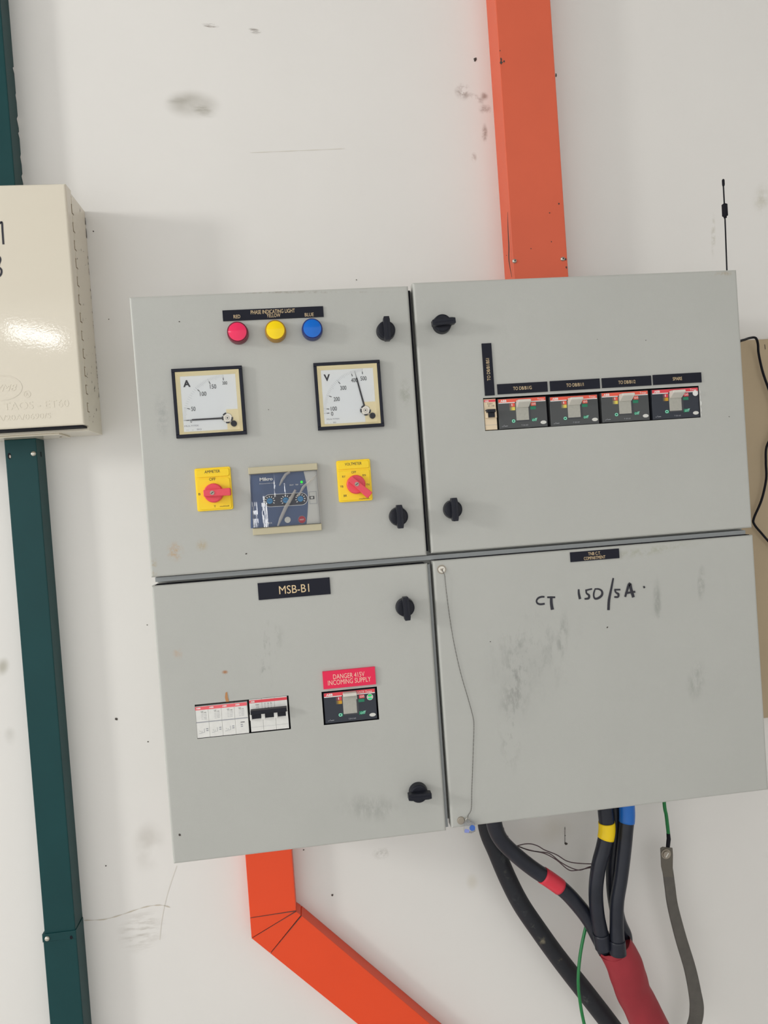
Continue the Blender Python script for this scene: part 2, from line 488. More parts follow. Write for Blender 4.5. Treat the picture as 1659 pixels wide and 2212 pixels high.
# ------------------------------------------------------------------ setting
wl = MB().add([(-4, 0, 0), (4, 0, 0), (4, 0, 3.2), (-4, 0, 3.2), (-4, .12, 0), (4, .12, 0), (4, .12, 3.2), (-4, .12, 3.2)],
              [(0,1,2,3),(5,4,7,6),(3,2,6,7),(4,0,3,7),(1,5,6,2),(4,5,1,0)], wallM).build('wall_back', kind='structure')
floorM = Mat('floor_cement', (205, 204, 202), 0.6, var=0.06, vscale=3)
MB().box(-4, 4, -5, 0.12, 3.2, 3.3, Mat('ceiling_paint', (196, 195, 193), .8)).build('unseen_ceiling', kind='structure')  # out of view, added to dim the light from above
MB().box(3.0, 3.1, -5, 0, 0, 3.2, Mat('side_wall_paint', (198, 197, 194), .8)).build('unseen_wall_right', kind='structure')  # out of view, added to cut the light from the right
MB().add([(-4, -5, 0), (4, -5, 0), (4, 0, 0), (-4, 0, 0), (-4, -5, -.1), (4, -5, -.1), (4, 0, -.1), (-4, 0, -.1)],
         [(0,1,2,3),(7,6,5,4),(4,5,1,0),(5,6,2,1),(6,7,3,2),(7,4,0,3)], floorM).build('floor', kind='structure')
k = MB()
pts = smooth([P(*q, 0) for q in [(182, 1988), (225, 1986), (265, 1975), (310, 1960), (345, 1955), (368, 1960)]], 5)
k.ribbon([(p.x, p.z) for p in pts], [0.0012 + 0.001*math.sin(i*1.7) for i in range(len(pts))], -0.0004, crack)
pts = smooth([P(*q, 0) for q in [(382, 1870), (362, 1930), (350, 1985), (345, 2030)]], 4)
k.ribbon([(p.x, p.z) for p in pts], 0.0009, -0.0004, crackF)
pts = smooth([P(*q, 0) for q in [(540, 330), (610, 327), (680, 324), (745, 321)]], 4)
k.ribbon([(p.x, p.z) for p in pts], [0.0003 + .0005*(i % 3) for i in range(len(pts))], -0.0004, crackF)
k.build('crack', parent=wl)
k = MB()
for px, py, r in [(251, 1553, 4), (1027, 128, 4), (1026, 131, 3), (229, 1870, 1.6), (718, 1933, 2.8), (318, 1350, 1.5), (320, 1602, 1.6), (1222, 1822, 4), (1221, 1805, 1.2), (1220, 1790, 1.6), (235, 690, 1.4), (202, 500, 1.6), (1650, 748, 0), (656, 1836, 1.8), (770, 605, 1.4)]:
    if r:
        c = P(px, py, 0); rr = r*pxm(0)
        k.add([(c.x + rr*(.6+.6*random.random())*math.cos(a*.9), -0.0006, c.z + rr*(.5+.6*random.random())*math.sin(a*.9)) for a in range(7)], [tuple(range(7))], chip)
k.ribbon([(P(1220, y, 0).x, P(1220, y, 0).z) for y in (1786, 1800, 1822)], .0009, -.0005, chip)
k.build('paint_chips', parent=wl, kind='stuff')

# ------------------------------------------------------------------ switchboard
SB = root('switchboard', RootS, 'grey four-door electrical switchboard with meters, breakers and black knobs, mounted on the white wall', 'switchboard')
DOORS = {'UL': [(278,639),(884,619),(920,1199),(326,1249)], 'UR': [(893,609),(1592.5,583),(1625.6,1141),(930,1194.5)],
         'LL': [(330,1265),(924,1218),(964,1795.5),(371,1868)], 'LR': [(933,1210),(1629,1157),(1660,1708),(976.6,1789)]}
DR = {k: rect(v, YF) for k, v in DOORS.items()}
DT = 0.020
bx0 = min(DR['UL'][0], DR['LL'][0]) + .003; bx1 = max(DR['UR'][1], DR['LR'][1]) - .003
bz0 = max(DR['LL'][2], DR['LR'][2]) + .004; bz1 = min(DR['UL'][3], DR['UR'][3]) - .001
k = MB().box(bx0, bx1, YF + DT + .003, 0, bz0, bz1, doorM)
k.build('cabinet_body', SB, SB, bevel=.002)
zbot = bz0
cutUR = rect([(1043.9,859.9),(1509.8,833.6),(1512.6,902.5),(1047.3,930.4)], YF)
cutLL = rect([(421,1523.3),(623.5,1501.5),(628,1574),(426,1597)], YF)
cutLM = rect([(694.6,1494.6),(814.5,1483),(818.7,1554),(699.3,1566.7)], YF)
def door(name, r, holes):
    x0, x1, z0, z1 = r
    m = MB(); ch = .0035
    prof = []
    for i in range(5):
        a = i/4*math.pi/2
        prof.append((ch*(1-math.sin(a)), YF + ch*(1-math.cos(a))))
    prof = prof[::-1]        # from the flat face outwards? (inset, y)
    rings = [(0.0, YF + DT)] + [(ch*(1-math.cos(i/4*math.pi/2)), YF + ch*(1-math.sin(i/4*math.pi/2))) for i in range(5)]
    vs = []; fs = []
    for ins, y in rings:
        vs += [(x0+ins,y,z0+ins),(x1-ins,y,z0+ins),(x1-ins,y,z1-ins),(x0+ins,y,z1-ins)]
    for q in range(len(rings)-1):
        for j in range(4):
            a, b = q*4+j, q*4+(j+1) % 4
            fs.append((a, b, b+4, a+4))
    fs.append((3,2,1,0))
    m.add(vs, fs, doorM)
    xs = sorted({x0+ch, x1-ch} | {h[0] for h in holes} | {h[1] for h in holes})
    zs = sorted({z0+ch, z1-ch} | {h[2] for h in holes} | {h[3] for h in holes})
    for i in range(len(xs)-1):
        for j in range(len(zs)-1):
            cx, cz = (xs[i]+xs[i+1])/2, (zs[j]+zs[j+1])/2
            if any(h[0] < cx < h[1] and h[2] < cz < h[3] for h in holes): continue
            m.flat(xs[i], xs[i+1], zs[j], zs[j+1], YF, doorM)
    for h in holes:
        a, b, c, d = h
        y2 = YF + .012
        m.add([(a,YF,c),(b,YF,c),(b,YF,d),(a,YF,d),(a,y2,c),(b,y2,c),(b,y2,d),(a,y2,d)],
              [(0,4,5,1),(1,5,6,2),(2,6,7,3),(3,7,4,0),(4,7,6,5)], gasket)
    return m.build(name, SB, SB)
dUL = door('door', DR['UL'], [])
dUR = door('door', DR['UR'], [cutUR])
dLL = door('door', DR['LL'], [cutLL, cutLM])
dLR = door('door', DR['LR'], [])
dUL['label'] = 'grey door carrying the two dial meters and three indicator lights'
dUR['label'] = 'grey door with the row of breakers'
dLL['label'] = 'grey door with the red danger plate'
dLR['label'] = 'blank grey door with handwriting in black marker'
for key in DR:
    x0, x1, z0, z1 = DR[key]
    g = MB(); a = .0006; w = .005
    y0, y1 = YF + .0085, YF + DT + .003
    # rubber seal lying behind the rim of the door, showing in the gaps
    g.box(x0+.001, x1-.001, YF+DT, YF+DT+.003, z0+.001, z1-.001, gasket)
    g.build('door_seal_and_shade', SB, SB, label='black strip standing for the shade line above the lower door')
# frame bars seen in the gaps
k = MB()
k.box(bx0 + .001, bx1 - .004, YF + .009, YF + DT + .003, DR['LR'][3] + .0012, DR['UL'][2] - .0012, frameM)
k.build('frame_bar', SB, SB, label='recessed grey frame bar between the upper and lower doors')
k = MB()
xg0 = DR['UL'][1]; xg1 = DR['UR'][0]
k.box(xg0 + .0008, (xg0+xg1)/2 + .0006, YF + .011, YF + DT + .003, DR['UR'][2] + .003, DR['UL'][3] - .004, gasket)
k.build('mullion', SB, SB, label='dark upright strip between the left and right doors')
k = MB()
xg0 = DR['LL'][1]; xg1 = DR['LR'][0]
k.box(xg0 + .0008, (xg0+xg1)/2 + .0008, YF + .009, YF + DT + .003, DR['LL'][2] + .002, DR['LL'][3] - .002, frameM)
k.build('mullion', SB, SB)
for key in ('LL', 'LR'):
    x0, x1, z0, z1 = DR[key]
    MB().box(x0 + .004, x1 - .004, YF + .0045, YF + DT, z1 - .0002, z1 + .0008, gasket).build('door_seal_and_shade', SB, SB, label='black strip standing for the shade line above the lower door')  # shade line under the frame bar, put in as a black strip
# eave strip and screw heads on the roof
for px, py in [(365, 634.5), (807, 619.5)]:
    c = P(px, py + 3, YF + .03); c.z = bz1
    MB().dome((c.x, YF + .03, bz1 - .0005), .009, .0045, steelD, 'z').build('roof_screw', SB, SB)
c0 = P(790, 620, YF); c1 = P(880, 617, YF)
MB().box(c0.x, c1.x, YF + .0225, YF + .05, bz1 - .0005, bz1 + .0028, frameM).build('roof_lip', SB, SB)

# --- door knobs
def knob(dr, px, py, ang):
    c = P(px, py, YF - .010)
    m = MB()
    m.disc((c.x, 0, c.z), .0130, YF - .012, YF, black, 28, .0025, .0138)
    ca, sa = math.cos(ang), math.sin(ang)
    def rot(u, v): return (c.x + u*ca - v*sa, c.z + u*sa + v*ca)
    L, w = .0166, .0046
    m.prism([rot(*q) for q in [(-L, -w*.8), (-L*.72, -w), (L*.72, -w), (L, -w*.8), (L, w*.8), (L*.72, w), (-L*.72, w), (-L, w*.8)]], YF - .0215, YF - .0095, black)
    m.prism([rot(*q) for q in [(-L*.8, -.0006), (L*.8, -.0006), (L*.8, .0006), (-L*.8, .0006)]], YF - .0222, YF - .0213, bezelM)
    return m.build('door_knob', dr, SB, label='black plastic turn knob', bevel=.0008)
V, H = math.pi/2, 0.06
knob(dUL, 834.6, 712.5, V + .0); knob(dUL, 862.3, 1115.8, V)
knob(dUR, 956.4, 698, H); knob(dUR, 979.8, 1100.5, V)
knob(dLL, 876.4, 1313, V + .03); knob(dLL, 905.2, 1715.2, -.02)
for i, (px, py) in enumerate([(954, 1230), (995.5, 1772)]):
    c = P(px, py, YF)
    m = MB().disc((c.x, 0, c.z), .0056, YF - .0022, YF, steelD if i else steel, 20, .001)
    if not i:
        m.ring((c.x, c.z), .0068, .0068, .0012, YF - .0004, steelD)
        m.add([(c.x-.003, YF-.0024, c.z+.001),(c.x+.003, YF-.0024, c.z+.002),(c.x, YF-.0024, c.z-.0036)], [(2,1,0)], steelD)
    m.build('lock_screw', dLR, SB, label='round steel lock screw')

# --- engraved plates
def plate(name, corners, lines, m=plateB, t=.0016, tm=gold, label=None, rot=0.0):
    x0, x1, z0, z1 = rect(corners, YF)
    o = MB().box(x0, x1, YF - t, YF, z0, z1, m).build(name, SB, SB, label=label)
    k = MB()
    for s, px, py, w, h in lines:
        c = P(px, py, YF)
        k.text(s, (c.x, c.z), w*pxm(YF), h*pxm(YF), YF - t - .0002, tm, rot)
    k.build('lettering', o, SB)
    return o
plate('label_plate', [(480.5,669.7),(697.7,663.3),(699.6,686),(482,692.9)],
      [('PHASE INDICATING LIGHT', 589.5, 673.5, 93, 8.2), ('RED', 512, 684.5, 14, 7.4), ('YELLOW', 591, 682, 29, 7.4), ('BLUE', 668, 680.3, 19, 7.4)], label='black engraved plate above the indicator lights')
plate('label_plate', [(1040.1,742.8),(1060.9,741.3),(1068,853.6),(1047.3,855.4)], [('TO DB/B1/BS1', 1054, 798.6, 49, 7.2)], rot=math.pi/2, label='upright black engraved plate')
plate('label_plate', [(1073.4,830.7),(1181.7,824.2),(1182.5,845.7),(1074.8,852.8)], [('TO DB/B1/G', 1127.7, 838.6, 42, 7.5)], label='black engraved plate reading TO DB/B1/G')
plate('label_plate', [(1187.2,823.7),(1294.6,817.9),(1295.4,839.4),(1188.2,845.3)], [('TO DB/B1/1', 1241.2, 831.7, 40, 7.5)], label='black engraved plate reading TO DB/B1/1')
plate('label_plate', [(1299.5,817.9),(1405.6,811.2),(1406.4,832.3),(1300,838.9)], [('TO DB/B1/2', 1353, 825.6, 40, 7.5)], label='black engraved plate reading TO DB/B1/2')
plate('label_plate', [(1409.5,810.7),(1513.7,804.4),(1514.5,825.7),(1410.6,832.3)], [('SPARE', 1462, 818.4, 22, 7.5)], label='black engraved plate reading SPARE')
plate('label_plate', [(1231,1193.3),(1336,1184.5),(1337.4,1205),(1231.9,1214.5)], [('TNB C.T.', 1283, 1195.3, 29, 7), ('COMPARTMENT', 1283.5, 1204.5, 50, 7.2)], label='black engraved plate reading TNB C.T. COMPARTMENT')
plate('label_plate', [(556.5,1259.7),(712,1247),(714,1283),(559,1296)], [('MSB-B1', 635.5, 1272, 64, 17.5)], label='large black engraved plate reading MSB-B1')
plate('danger_plate', [(696.3,1450.9),(809,1438.9),(812,1476.7),(698.9,1488.2)], [('DANGER 415V', 753.3, 1457.8, 68, 10.5), ('INCOMING SUPPLY', 754.6, 1469.9, 93, 10.5)], Mat('danger_red', (224, 40, 80), .45, spec=.3), .003, Mat('danger_letters', (248, 196, 176), .5), label='red engraved danger plate')

# --- indicator lights
for px, py, rgb, ringc, nm in [(512.6, 716.4, (232, 44, 92), (108, 14, 40), 'red'), (594.8, 712.8, (250, 206, 0), (158, 116, 10), 'yellow'), (674.5, 709.2, (0, 100, 196), (14, 36, 104), 'blue')]:
    c = P(px, py, YF - .014)
    o = MB().disc((c.x, 0, c.z), .0146, YF - .008, YF, lensmat(nm + '_collar', ringc), 36, .0008, .0150).build('indicator_light', SB, SB, label=nm + ' round indicator light')
    m = MB().disc((c.x, 0, c.z), .0142, YF - .0140, YF - .0075, lensmat(nm + '_rim', ringc), 36, .0012)
    m.build('lens_rim', o, SB)
    lm = lensmat(nm + '_lens', rgb)
    n = 36; rings = 5; vs = []; fs = []
    for q in range(rings):
        rr = .0124*(1 - q/rings); yy = YF - .0141 - .0014*math.sin(q/rings*math.pi/2)
        for j in range(n): vs.append((c.x + rr*math.cos(2*math.pi*j/n), yy, c.z + rr*math.sin(2*math.pi*j/n)))
    vs.append((c.x, YF - .0156, c.z))
    for q in range(rings-1):
        for j in range(n): fs.append((q*n+j, q*n+(j+1) % n, (q+1)*n+(j+1) % n, (q+1)*n+j))
    for j in range(n): fs.append(((rings-1)*n+j, (rings-1)*n+(j+1) % n, rings*n))
    MB().add(vs, fs, lm, True).build('lens', o, SB)

# --- dial meters
def meter(name, corners, letter, lpos, pivot_px, ticks, nums, angp, label, foot, bottoms):
    x0, x1, z0, z1 = rect(corners, YF - .007)
    w, h = x1-x0, z1-z0
    m = MB(); b = w*.048; yb = YF - .007
    # bezel: four bars
    m.box(x0, x1, yb, YF, z1-b, z1, bezelM, .0008); m.box(x0, x1, yb, YF, z0, z0+b, bezelM, .0008)
    m.box(x0, x0+b, yb, YF, z0+b, z1-b, bezelM, .0008); m.box(x1-b, x1, yb, YF, z0+b, z1-b, bezelM, .0008)
    o = m.build(name, SB, SB, label=label)
    # cream inner surround, sloping in to the scale
    a0, a1, c0, c1 = x0+b, x1-b, z0+b, z1-b; i = w*.058
    m = MB(); ys = YF - .0012; yo = YF - .0058
    q = [(a0,yo,c0),(a1,yo,c0),(a1,yo,c1),(a0,yo,c1),(a0+i,ys,c0+i*.7),(a1-i,ys,c0+i*.7),(a1-i,ys,c1-i),(a0+i,ys,c1-i)]
    m.add(q, [(0,1,5,4),(1,2,6,5),(2,3,7,6),(3,0,4,7)], creamP)
    m.build('surround', o, SB, label='cream surround')
    m = MB().flat(a0+i*.5, a1-i*.5, c0+i*.3, c1-i*.5, ys + .0002, dialW)
    m.build('scale_plate', o, SB, label='white scale plate')
    pv = P(*pivot_px, YF - .002)
    # cream corner under the pivot
    m = MB().prism([(pv.x - .001, c0+.003), (a1-.002, c0+.003), (a1-.002, pv.z + .012), (pv.x - .001, pv.z + .012)], YF - .0018, ys, creamP)
    m.build('pivot_cover', o, SB, label='cream corner cover')
    yp = ys - .0004
    m = MB()
    def pol(r, a): return (pv.x + r*math.cos(math.radians(a)), pv.z + r*math.sin(math.radians(a)))
    k_ = w/.096
    for a, s, sz in ticks:
        m.ribbon([pol(.0525*k_, a), pol(.0562*k_, a)], .0009, yp, ink)
        m.ribbon([pol(.0562*k_, a), pol(.0605*k_, a)], .0003, yp, inkg)
    for s, px, py, hh in nums:
        c = P(px, py, YF - .0015)
        m.text(s, (c.x, c.z), (.50*hh*len(s) - .5 if s != '0' else .55*hh)*pxm(YF), hh*pxm(YF), yp, ink)
    c = P(*lpos, YF - .0015); m.text(letter, (c.x, c.z), None, 14.5*pxm(YF), yp, ink)
    for j in range(len(ticks)-1):
        a0_, a1_ = ticks[j][0], ticks[j+1][0]; nn = 10 if abs(a0_-a1_) > 8 else 3
        for t in range(1, nn):
            a = a0_ + (a1_-a0_)*t/nn
            m.ribbon([pol((.0552 if t == nn/2 else .0565)*k_, a), pol(.0605*k_, a)], .00028, yp, inkf)
    for s, px, py, ww, hh in bottoms:
        c = P(px, py, YF - .0015); m.text(s, (c.x, c.z), ww*pxm(YF), hh*pxm(YF), yp, inkg)
    m.build('scale_print', o, SB, label='black figures and tick marks')
    m = MB(); yy = YF - .003
    m.ribbon([pol(.004, angp), pol(.048*k_, angp)], [.0024, .0021], yy, ink)
    m.ribbon([pol(.048*k_, angp), pol(.0490*k_, angp), pol(.0590*k_, angp)], [.0019, .0007, .0003], yy, ink)
    m.build('pointer', o, SB, label='black pointer')
    m = MB().disc((pv.x, 0, pv.z), .0068, YF - .0034, YF - .0018, steel, 24, .0006)
    m.ring((pv.x, pv.z), .0032, .0032, .0007, YF - .0036, steelD)
    m.ell((pv.x, pv.z), .0011, .0011, YF - .0036, ink)
    for aa in (100, 160, 250, 320):
        m.ribbon([(pv.x + .0066*math.cos(math.radians(aa+d)), pv.z + .0066*math.sin(math.radians(aa+d))) for d in range(0, 46, 9)], .0022, YF - .00355, ink)
    m.build('pivot', o, SB, label='steel pivot disc')
    e = P(*foot, YF - .004)
    m = MB().disc((e.x, 0, e.z), .0042, YF - .0062, YF - .0018, black, 20, .0008)
    m.ribbon([(e.x-.0028, e.z+.001), (e.x+.0028, e.z-.001)], .0008, YF - .00635, bezelM)
    m.ribbon([(pv.x+.002, pv.z-.005), (e.x-.002, e.z+.002)], .0018, YF - .0037, steelD)
    m.build('zero_screw', o, SB, label='black zero adjusting screw')
    m = MB().box(a0 + .0004, a1 - .0004, YF - .0066, YF - .00635, c0 + .0004, c1 - .0004, glass)
    m.build('glass', o, SB, label='clear front pane')
def q4(ox, oy, s): return lambda x, y: (ox + x/s, oy + y/s)
a_ = q4(270, 580, 4.74); v_ = q4(580, 580, 4.74)
def T(f, s, x, y, h): return (s,) + f(x, y) + (h,)
meter('ammeter', [(368.7,796),(522,790),(533,938),(381,946)], 'A', a_(632, 1178), a_(1050, 1530),
      [(180, '', 0), (163, '', 0), (132.3, '', 0), (112.6, '', 0), (92, '', 0)],
      [T(a_, '0', 677, 1565, 6), T(a_, '50', 700, 1437, 9), T(a_, '100', 800, 1283, 9), T(a_, '150', 902, 1208, 9), T(a_, '300', 1022, 1172, 7)],
      180, 'square ammeter with its pointer at zero', a_(1115, 1587), [('MULTITEK', *a_(684, 1611), 30, 3.0), ('~  -  90', *a_(706, 1650), 32, 3.0)])
meter('voltmeter', [(676.6,784.2),(820.5,776.6),(830,920.3),(687,929.6)], 'V', v_(598, 1118), v_(993, 1452),
      [(181, '', 0), (174.5, '', 0), (155, '', 0), (130, '', 0), (107, '', 0), (90.5, '', 0)],
      [T(v_, '0', 652, 1487, 8.5), T(v_, '100', 669, 1435, 9), T(v_, '200', 698, 1337, 9), T(v_, '300', 766, 1222, 9), T(v_, '400', 877, 1143, 9), T(v_, '500', 973, 1125, 9)],
      101.5, 'square voltmeter with its pointer above 400', v_(1065, 1507), [('MULTITEK', *v_(664, 1541), 28, 3.0), ('~  -  90', *v_(644, 1578), 20, 3.0)])

# --- rotary selector switches
def selector(name, corners, kc, ang, texts, label):
    x0, x1, z0, z1 = rect(corners, YF - .004)
    r = .0025
    def rr(a0, a1, b0, b1, r):
        out = []
        for cx, cz, s in [(a1-r, b0+r, -90), (a1-r, b1-r, 0), (a0+r, b1-r, 90), (a0+r, b0+r, 180)]:
            for i in range(4):
                t = math.radians(s + i*30); out.append((cx + r*math.cos(t), cz + r*math.sin(t)))
        return out
    h = z1 - z0
    m = MB().prism(rr(x0, x1, z0, z1, r), YF - .0035, YF, swY)
    zs = z1 - h*.235
    m.prism(rr(x0+.002, x1-.002, zs+.0012, z1-.002, r), YF - .0052, YF - .003, swY)
    m.prism(rr(x0+.002, x1-.002, z0+.002, zs-.0012, r), YF - .0052, YF - .003, swY)
    o = m.build(name, SB, SB, label=label, bevel=.0005)
    m = MB()
    for s, px, py, w, hh in texts:
        c = P(px, py, YF - .005); m.text(s, (c.x, c.z), w*pxm(YF), hh*pxm(YF), YF - .0054, ink)
    m.build('lettering', o, SB)
    c = P(*kc, YF - .012)
    m = MB().disc((c.x, 0, c.z), .0130, YF - .013, YF - .005, swR, 32, .0012, .0136)
    ca, sa = math.cos(ang), math.sin(ang)
    def rot(u, v): return (c.x + u*ca - v*sa, c.z + u*sa + v*ca)
    L = .0245
    m.prism([rot(*q) for q in [(-.0118, -.0044), (.006, -.0046), (L*.93, -.0052), (L, -.0046), (L, .0046), (L*.93, .0052), (.006, .0046), (-.0118, .0044)]], YF - .0235, YF - .0125, swR)
    kn = m.build('handle', o, SB, label='red plastic pointer handle', bevel=.0008)
    m = MB().disc((c.x, 0, c.z), .0030, YF - .0242, YF - .0234, steelD, 16)
    m.ribbon([(c.x-.0018, c.z-.0012), (c.x+.0018, c.z+.0012)], .0009, YF - .0244, ink)
    m.build('screw', o, SB, label='steel centre screw')
s_ = q4(400, 960, 3.13)
selector('ammeter_selector', [(419.8,1012.7),(497.4,1007.3),(503.8,1100.6),(426.2,1104.4)], s_(190, 328), 0.0,
         [('AMMETER', *s_(183, 183), 32, 6), ('OFF', *s_(184, 235), 13, 6), ('B', *s_(97, 336), 4, 4.5), ('Y', *s_(201, 418), 4, 4.5), ('R', *s_(300, 330), 4, 4.5), ('multitek', *s_(268, 416), 20, 3)],
         'yellow ammeter selector switch')
selector('voltmeter_selector', [(725.9,995.8),(799.4,990.7),(805,1080.8),(732.3,1085.2)], s_(1157, 270), math.radians(-44),
         [('VOLTMETER', *s_(1136, 131), 36, 6), ('OFF', *s_(1139, 188), 10, 5), ('RN', *s_(1210, 208), 7, 4.5), ('RY', *s_(1073, 218), 7, 4.5), ('YB', *s_(1058, 285), 7, 4.5), ('YN', *s_(1235, 271), 7, 4.5), ('BR', *s_(1083, 347), 7, 4.5), ('multitek', *s_(1212, 365), 23, 3)],
         'yellow voltmeter selector switch')

# --- protection relay behind its clear cover
def relay():
    f = q4(520, 990, 8.73); pm = pxm(YF)
    x0, x1, z0, z1 = rect([(535.8,1009.5),(686.6,1000.9),(693.9,1145.9),(546.3,1156)], YF - .008)
    zt = z1 - .0095; zb = z0 + .0095
    m = MB()
    m.box(x0, x1, YF - .0075, YF, zt, z1, relayH, .0008); m.box(x0, x1, YF - .0075, YF, z0, zb, relayH, .0008)
    m.box(x0, x1, YF - .0025, YF, zb, zt, relayW)
    o = m.build('protection_relay', SB, SB, label='square protection relay with beige end strips and a blue face under a clear cover')
    yy = YF - .0027
    def W(x, y): c = P(*f(x, y), YF - .003); return (c.x, c.z)
    # blue fascia with curved right border
    pts = [(185, 300), (190, 1320), (1240, 1245), (1262, 1000), (1272, 800), (1262, 650), (1232, 450), (1185, 248)]
    pl = [W(*q) for q in pts]
    m = MB().prism(pl, yy - .0006, yy + .0002, relayB); m.build('fascia', o, SB, label='blue fascia')
    yy -= .0008
    m = MB()
    # oval frames around the dials
    def slot(cx0, cx1, cy0, cy1, hh, mm, w, y):
        a = W(cx0, cy0); b = W(cx1, cy1); r = hh*pm/2
        out = []
        for i in range(13): t = math.radians(90 + i*15); out.append((a[0]+r*math.cos(t), a[1]+r*math.sin(t)))
        for i in range(13): t = math.radians(-90 + i*15); out.append((b[0]+r*math.cos(t), b[1]+r*math.sin(t)))
        out.append(out[0]); mm.ribbon(out, w, y, white)
        return out[:-1]
    po = slot(548, 1145, 800, 765, 26, m, .0006, yy - .0001)
    m.add([(p[0], yy, p[1]) for p in po], [tuple(range(len(po)))], darkP)
    def tx(s, x, y, w, h): 
        c = W(x, y); m.text(s, c, w/8.73*pm, h/8.73*pm, yy - .0002, white)
    tx('Mikro', 480, 392, 240, 62); tx('Overcurrent relay', 500, 475, 290, 26)
    tx('DELAY', 960, 503, 75, 24); tx('TRIP', 1057, 498, 55, 24); tx('AUX', 1148, 492, 50, 22)
    tx('MK1A', 545, 1220, 90, 30)
    for cx, cy in [(550, 805), (850, 790), (1125, 765)]:
        c = W(cx, cy)
        for d in range(-210, 40, 31):
            a = math.radians(d + 180)
            p, q = [(c[0] + rr*math.cos(a), c[1] + rr*math.sin(a)) for rr in (.0050, .0072)]
            m.ribbon([p, q], .0012, yy - .0002, white)
    m.build('lettering', o, SB, label='white print on the fascia')
    for cx, cy in [(550, 805), (850, 790), (1125, 765)]:
        c = W(cx, cy)
        k = MB().disc((c[0], 0, c[1]), .0042, yy - .0022, yy, dialBlue, 20, .0005)
        k.ribbon([(c[0]-.0028, c[1]), (c[0]+.0028, c[1])], .0008, yy - .0024, relayB)
        k.build('setting_dial', o, SB, label='small blue setting dial')
    c = W(1148, 447); MB().disc((c[0], 0, c[1]), .0018, yy - .0008, yy, led, 16).build('led', o, SB, label='lit green lamp')
    c = W(1155, 1155); k = MB().disc((c[0], 0, c[1]), .0050, yy - .0012, yy, Mat('reset_red', (168, 44, 60), .4), 24, .0004)
    k.ring(c, .0056, .0056, .0007, yy - .0002, inkg); k.text('RESET', c, .006, .0018, yy - .0014, white)
    k.build('reset_button', o, SB, label='round red button')
    c = W(885, 1160); k = MB().disc((c[0], 0, c[1]), .0044, yy - .0012, yy, relayW, 24, .0004); k.build('test_button', o, SB, label='round pale button')
    # latch in the grey strip
    k = MB(); a0, a1, c0, c1 = *sorted((W(1285, 630)[0], W(1425, 630)[0])), W(1350, 860)[1], W(1350, 625)[1]
    w = .0005; y2 = YF - .0028
    for rr in ((a0, a1, c0, c0+w), (a0, a1, c1-w, c1), (a0, a0+w, c0, c1), (a1-w, a1, c0, c1)): k.flat(*rr, y2, inkg)
    cc = W(1342, 742); k.box(cc[0]-.0034, cc[0]+.0034, YF - .0032, YF - .0025, cc[1]-.0022, cc[1]+.0022, slotS); k.box(cc[0]-.0018, cc[0]+.0018, YF - .0042, YF - .0032, cc[1]-.0014, cc[1]+.0014, relayW)
    k.build('latch', o, SB, label='small grey latch')
    # cover, slightly bowed
    m = MB(); n = 24; m2 = 10; vs = []; fs = []
    X0, X1, Zb, Zt = x0 + .001, x1 - .001, zb + .0003, zt - .0003
    for i in range(n+1):
        for j in range(m2+1):
            u, v = i/n, j/m2
            yb = YF - .0088 - .0009*math.sin(u*math.pi) - .00035*math.sin(u*17 + 1.3*v)*(1-u)
            vs.append((X0 + (X1-X0)*u, yb, Zb + (Zt-Zb)*v))
    for i in range(n):
        for j in range(m2):
            a = i*(m2+1)+j; fs.append((a, a+m2+1, a+m2+2, a+1))
    m.add(vs, fs, glass, True)
    for (xa, xb, za, zz) in ((X0, X0+.0006, Zb, Zt), (X1-.0006, X1, Zb, Zt), (X0, X1, Zb, Zb+.0006), (X0, X1, Zt-.0006, Zt)):
        m.box(xa, xb, YF - .0088, YF - .0026, za, zz, clearP)
    m.build('clear_cover', o, SB, label='clear plastic cover')
    # creases of the film left on the cover: narrow facets tilted so the left area light glints into the camera
    m = MB()
    for xa, ya, xb, yb, w in ((215, 830, 255, 1300, 95), (395, 840, 430, 1300, 100), (618, 275, 640, 730, 26), (818, 470, 835, 720, 18), (420, 700, 430, 830, 30)):
        a = W(xa, ya); b = W(xb, yb); nt_ = max(2, int(w/14)); pw = w/8.73*pm/nt_
        for t in range(nt_):
            for q in range(6):
                if random.random() < .12: continue
                p0 = (a[0] + (b[0]-a[0])*q/6 + t*pw, a[1] + (b[1]-a[1])*q/6); p1 = (a[0] + (b[0]-a[0])*(q+1)/6 + t*pw, a[1] + (b[1]-a[1])*(q+1)/6)
                f0 = .96 - .16*random.random()
                kx, kz = .675 + .05*(random.random()-.5), -.175 + .05*(random.random()-.5)  # slopes baked from the half vector between camera and left area light
                hh = p0[1] - p1[1]; w_ = pw*f0
                m.add([(p1[0], YF - .0108, p1[1]), (p1[0] + w_, YF - .0108 - w_*kx, p1[1]), (p0[0] + w_, YF - .0108 - w_*kx - hh*kz, p0[1]), (p0[0], YF - .0108 - hh*kz, p0[1])], [(0, 1, 2, 3)], glass2)
    m.build('creased_film', o, SB, label='creases in the clear film catching the light')
    # peeling strip of film
    m = MB()
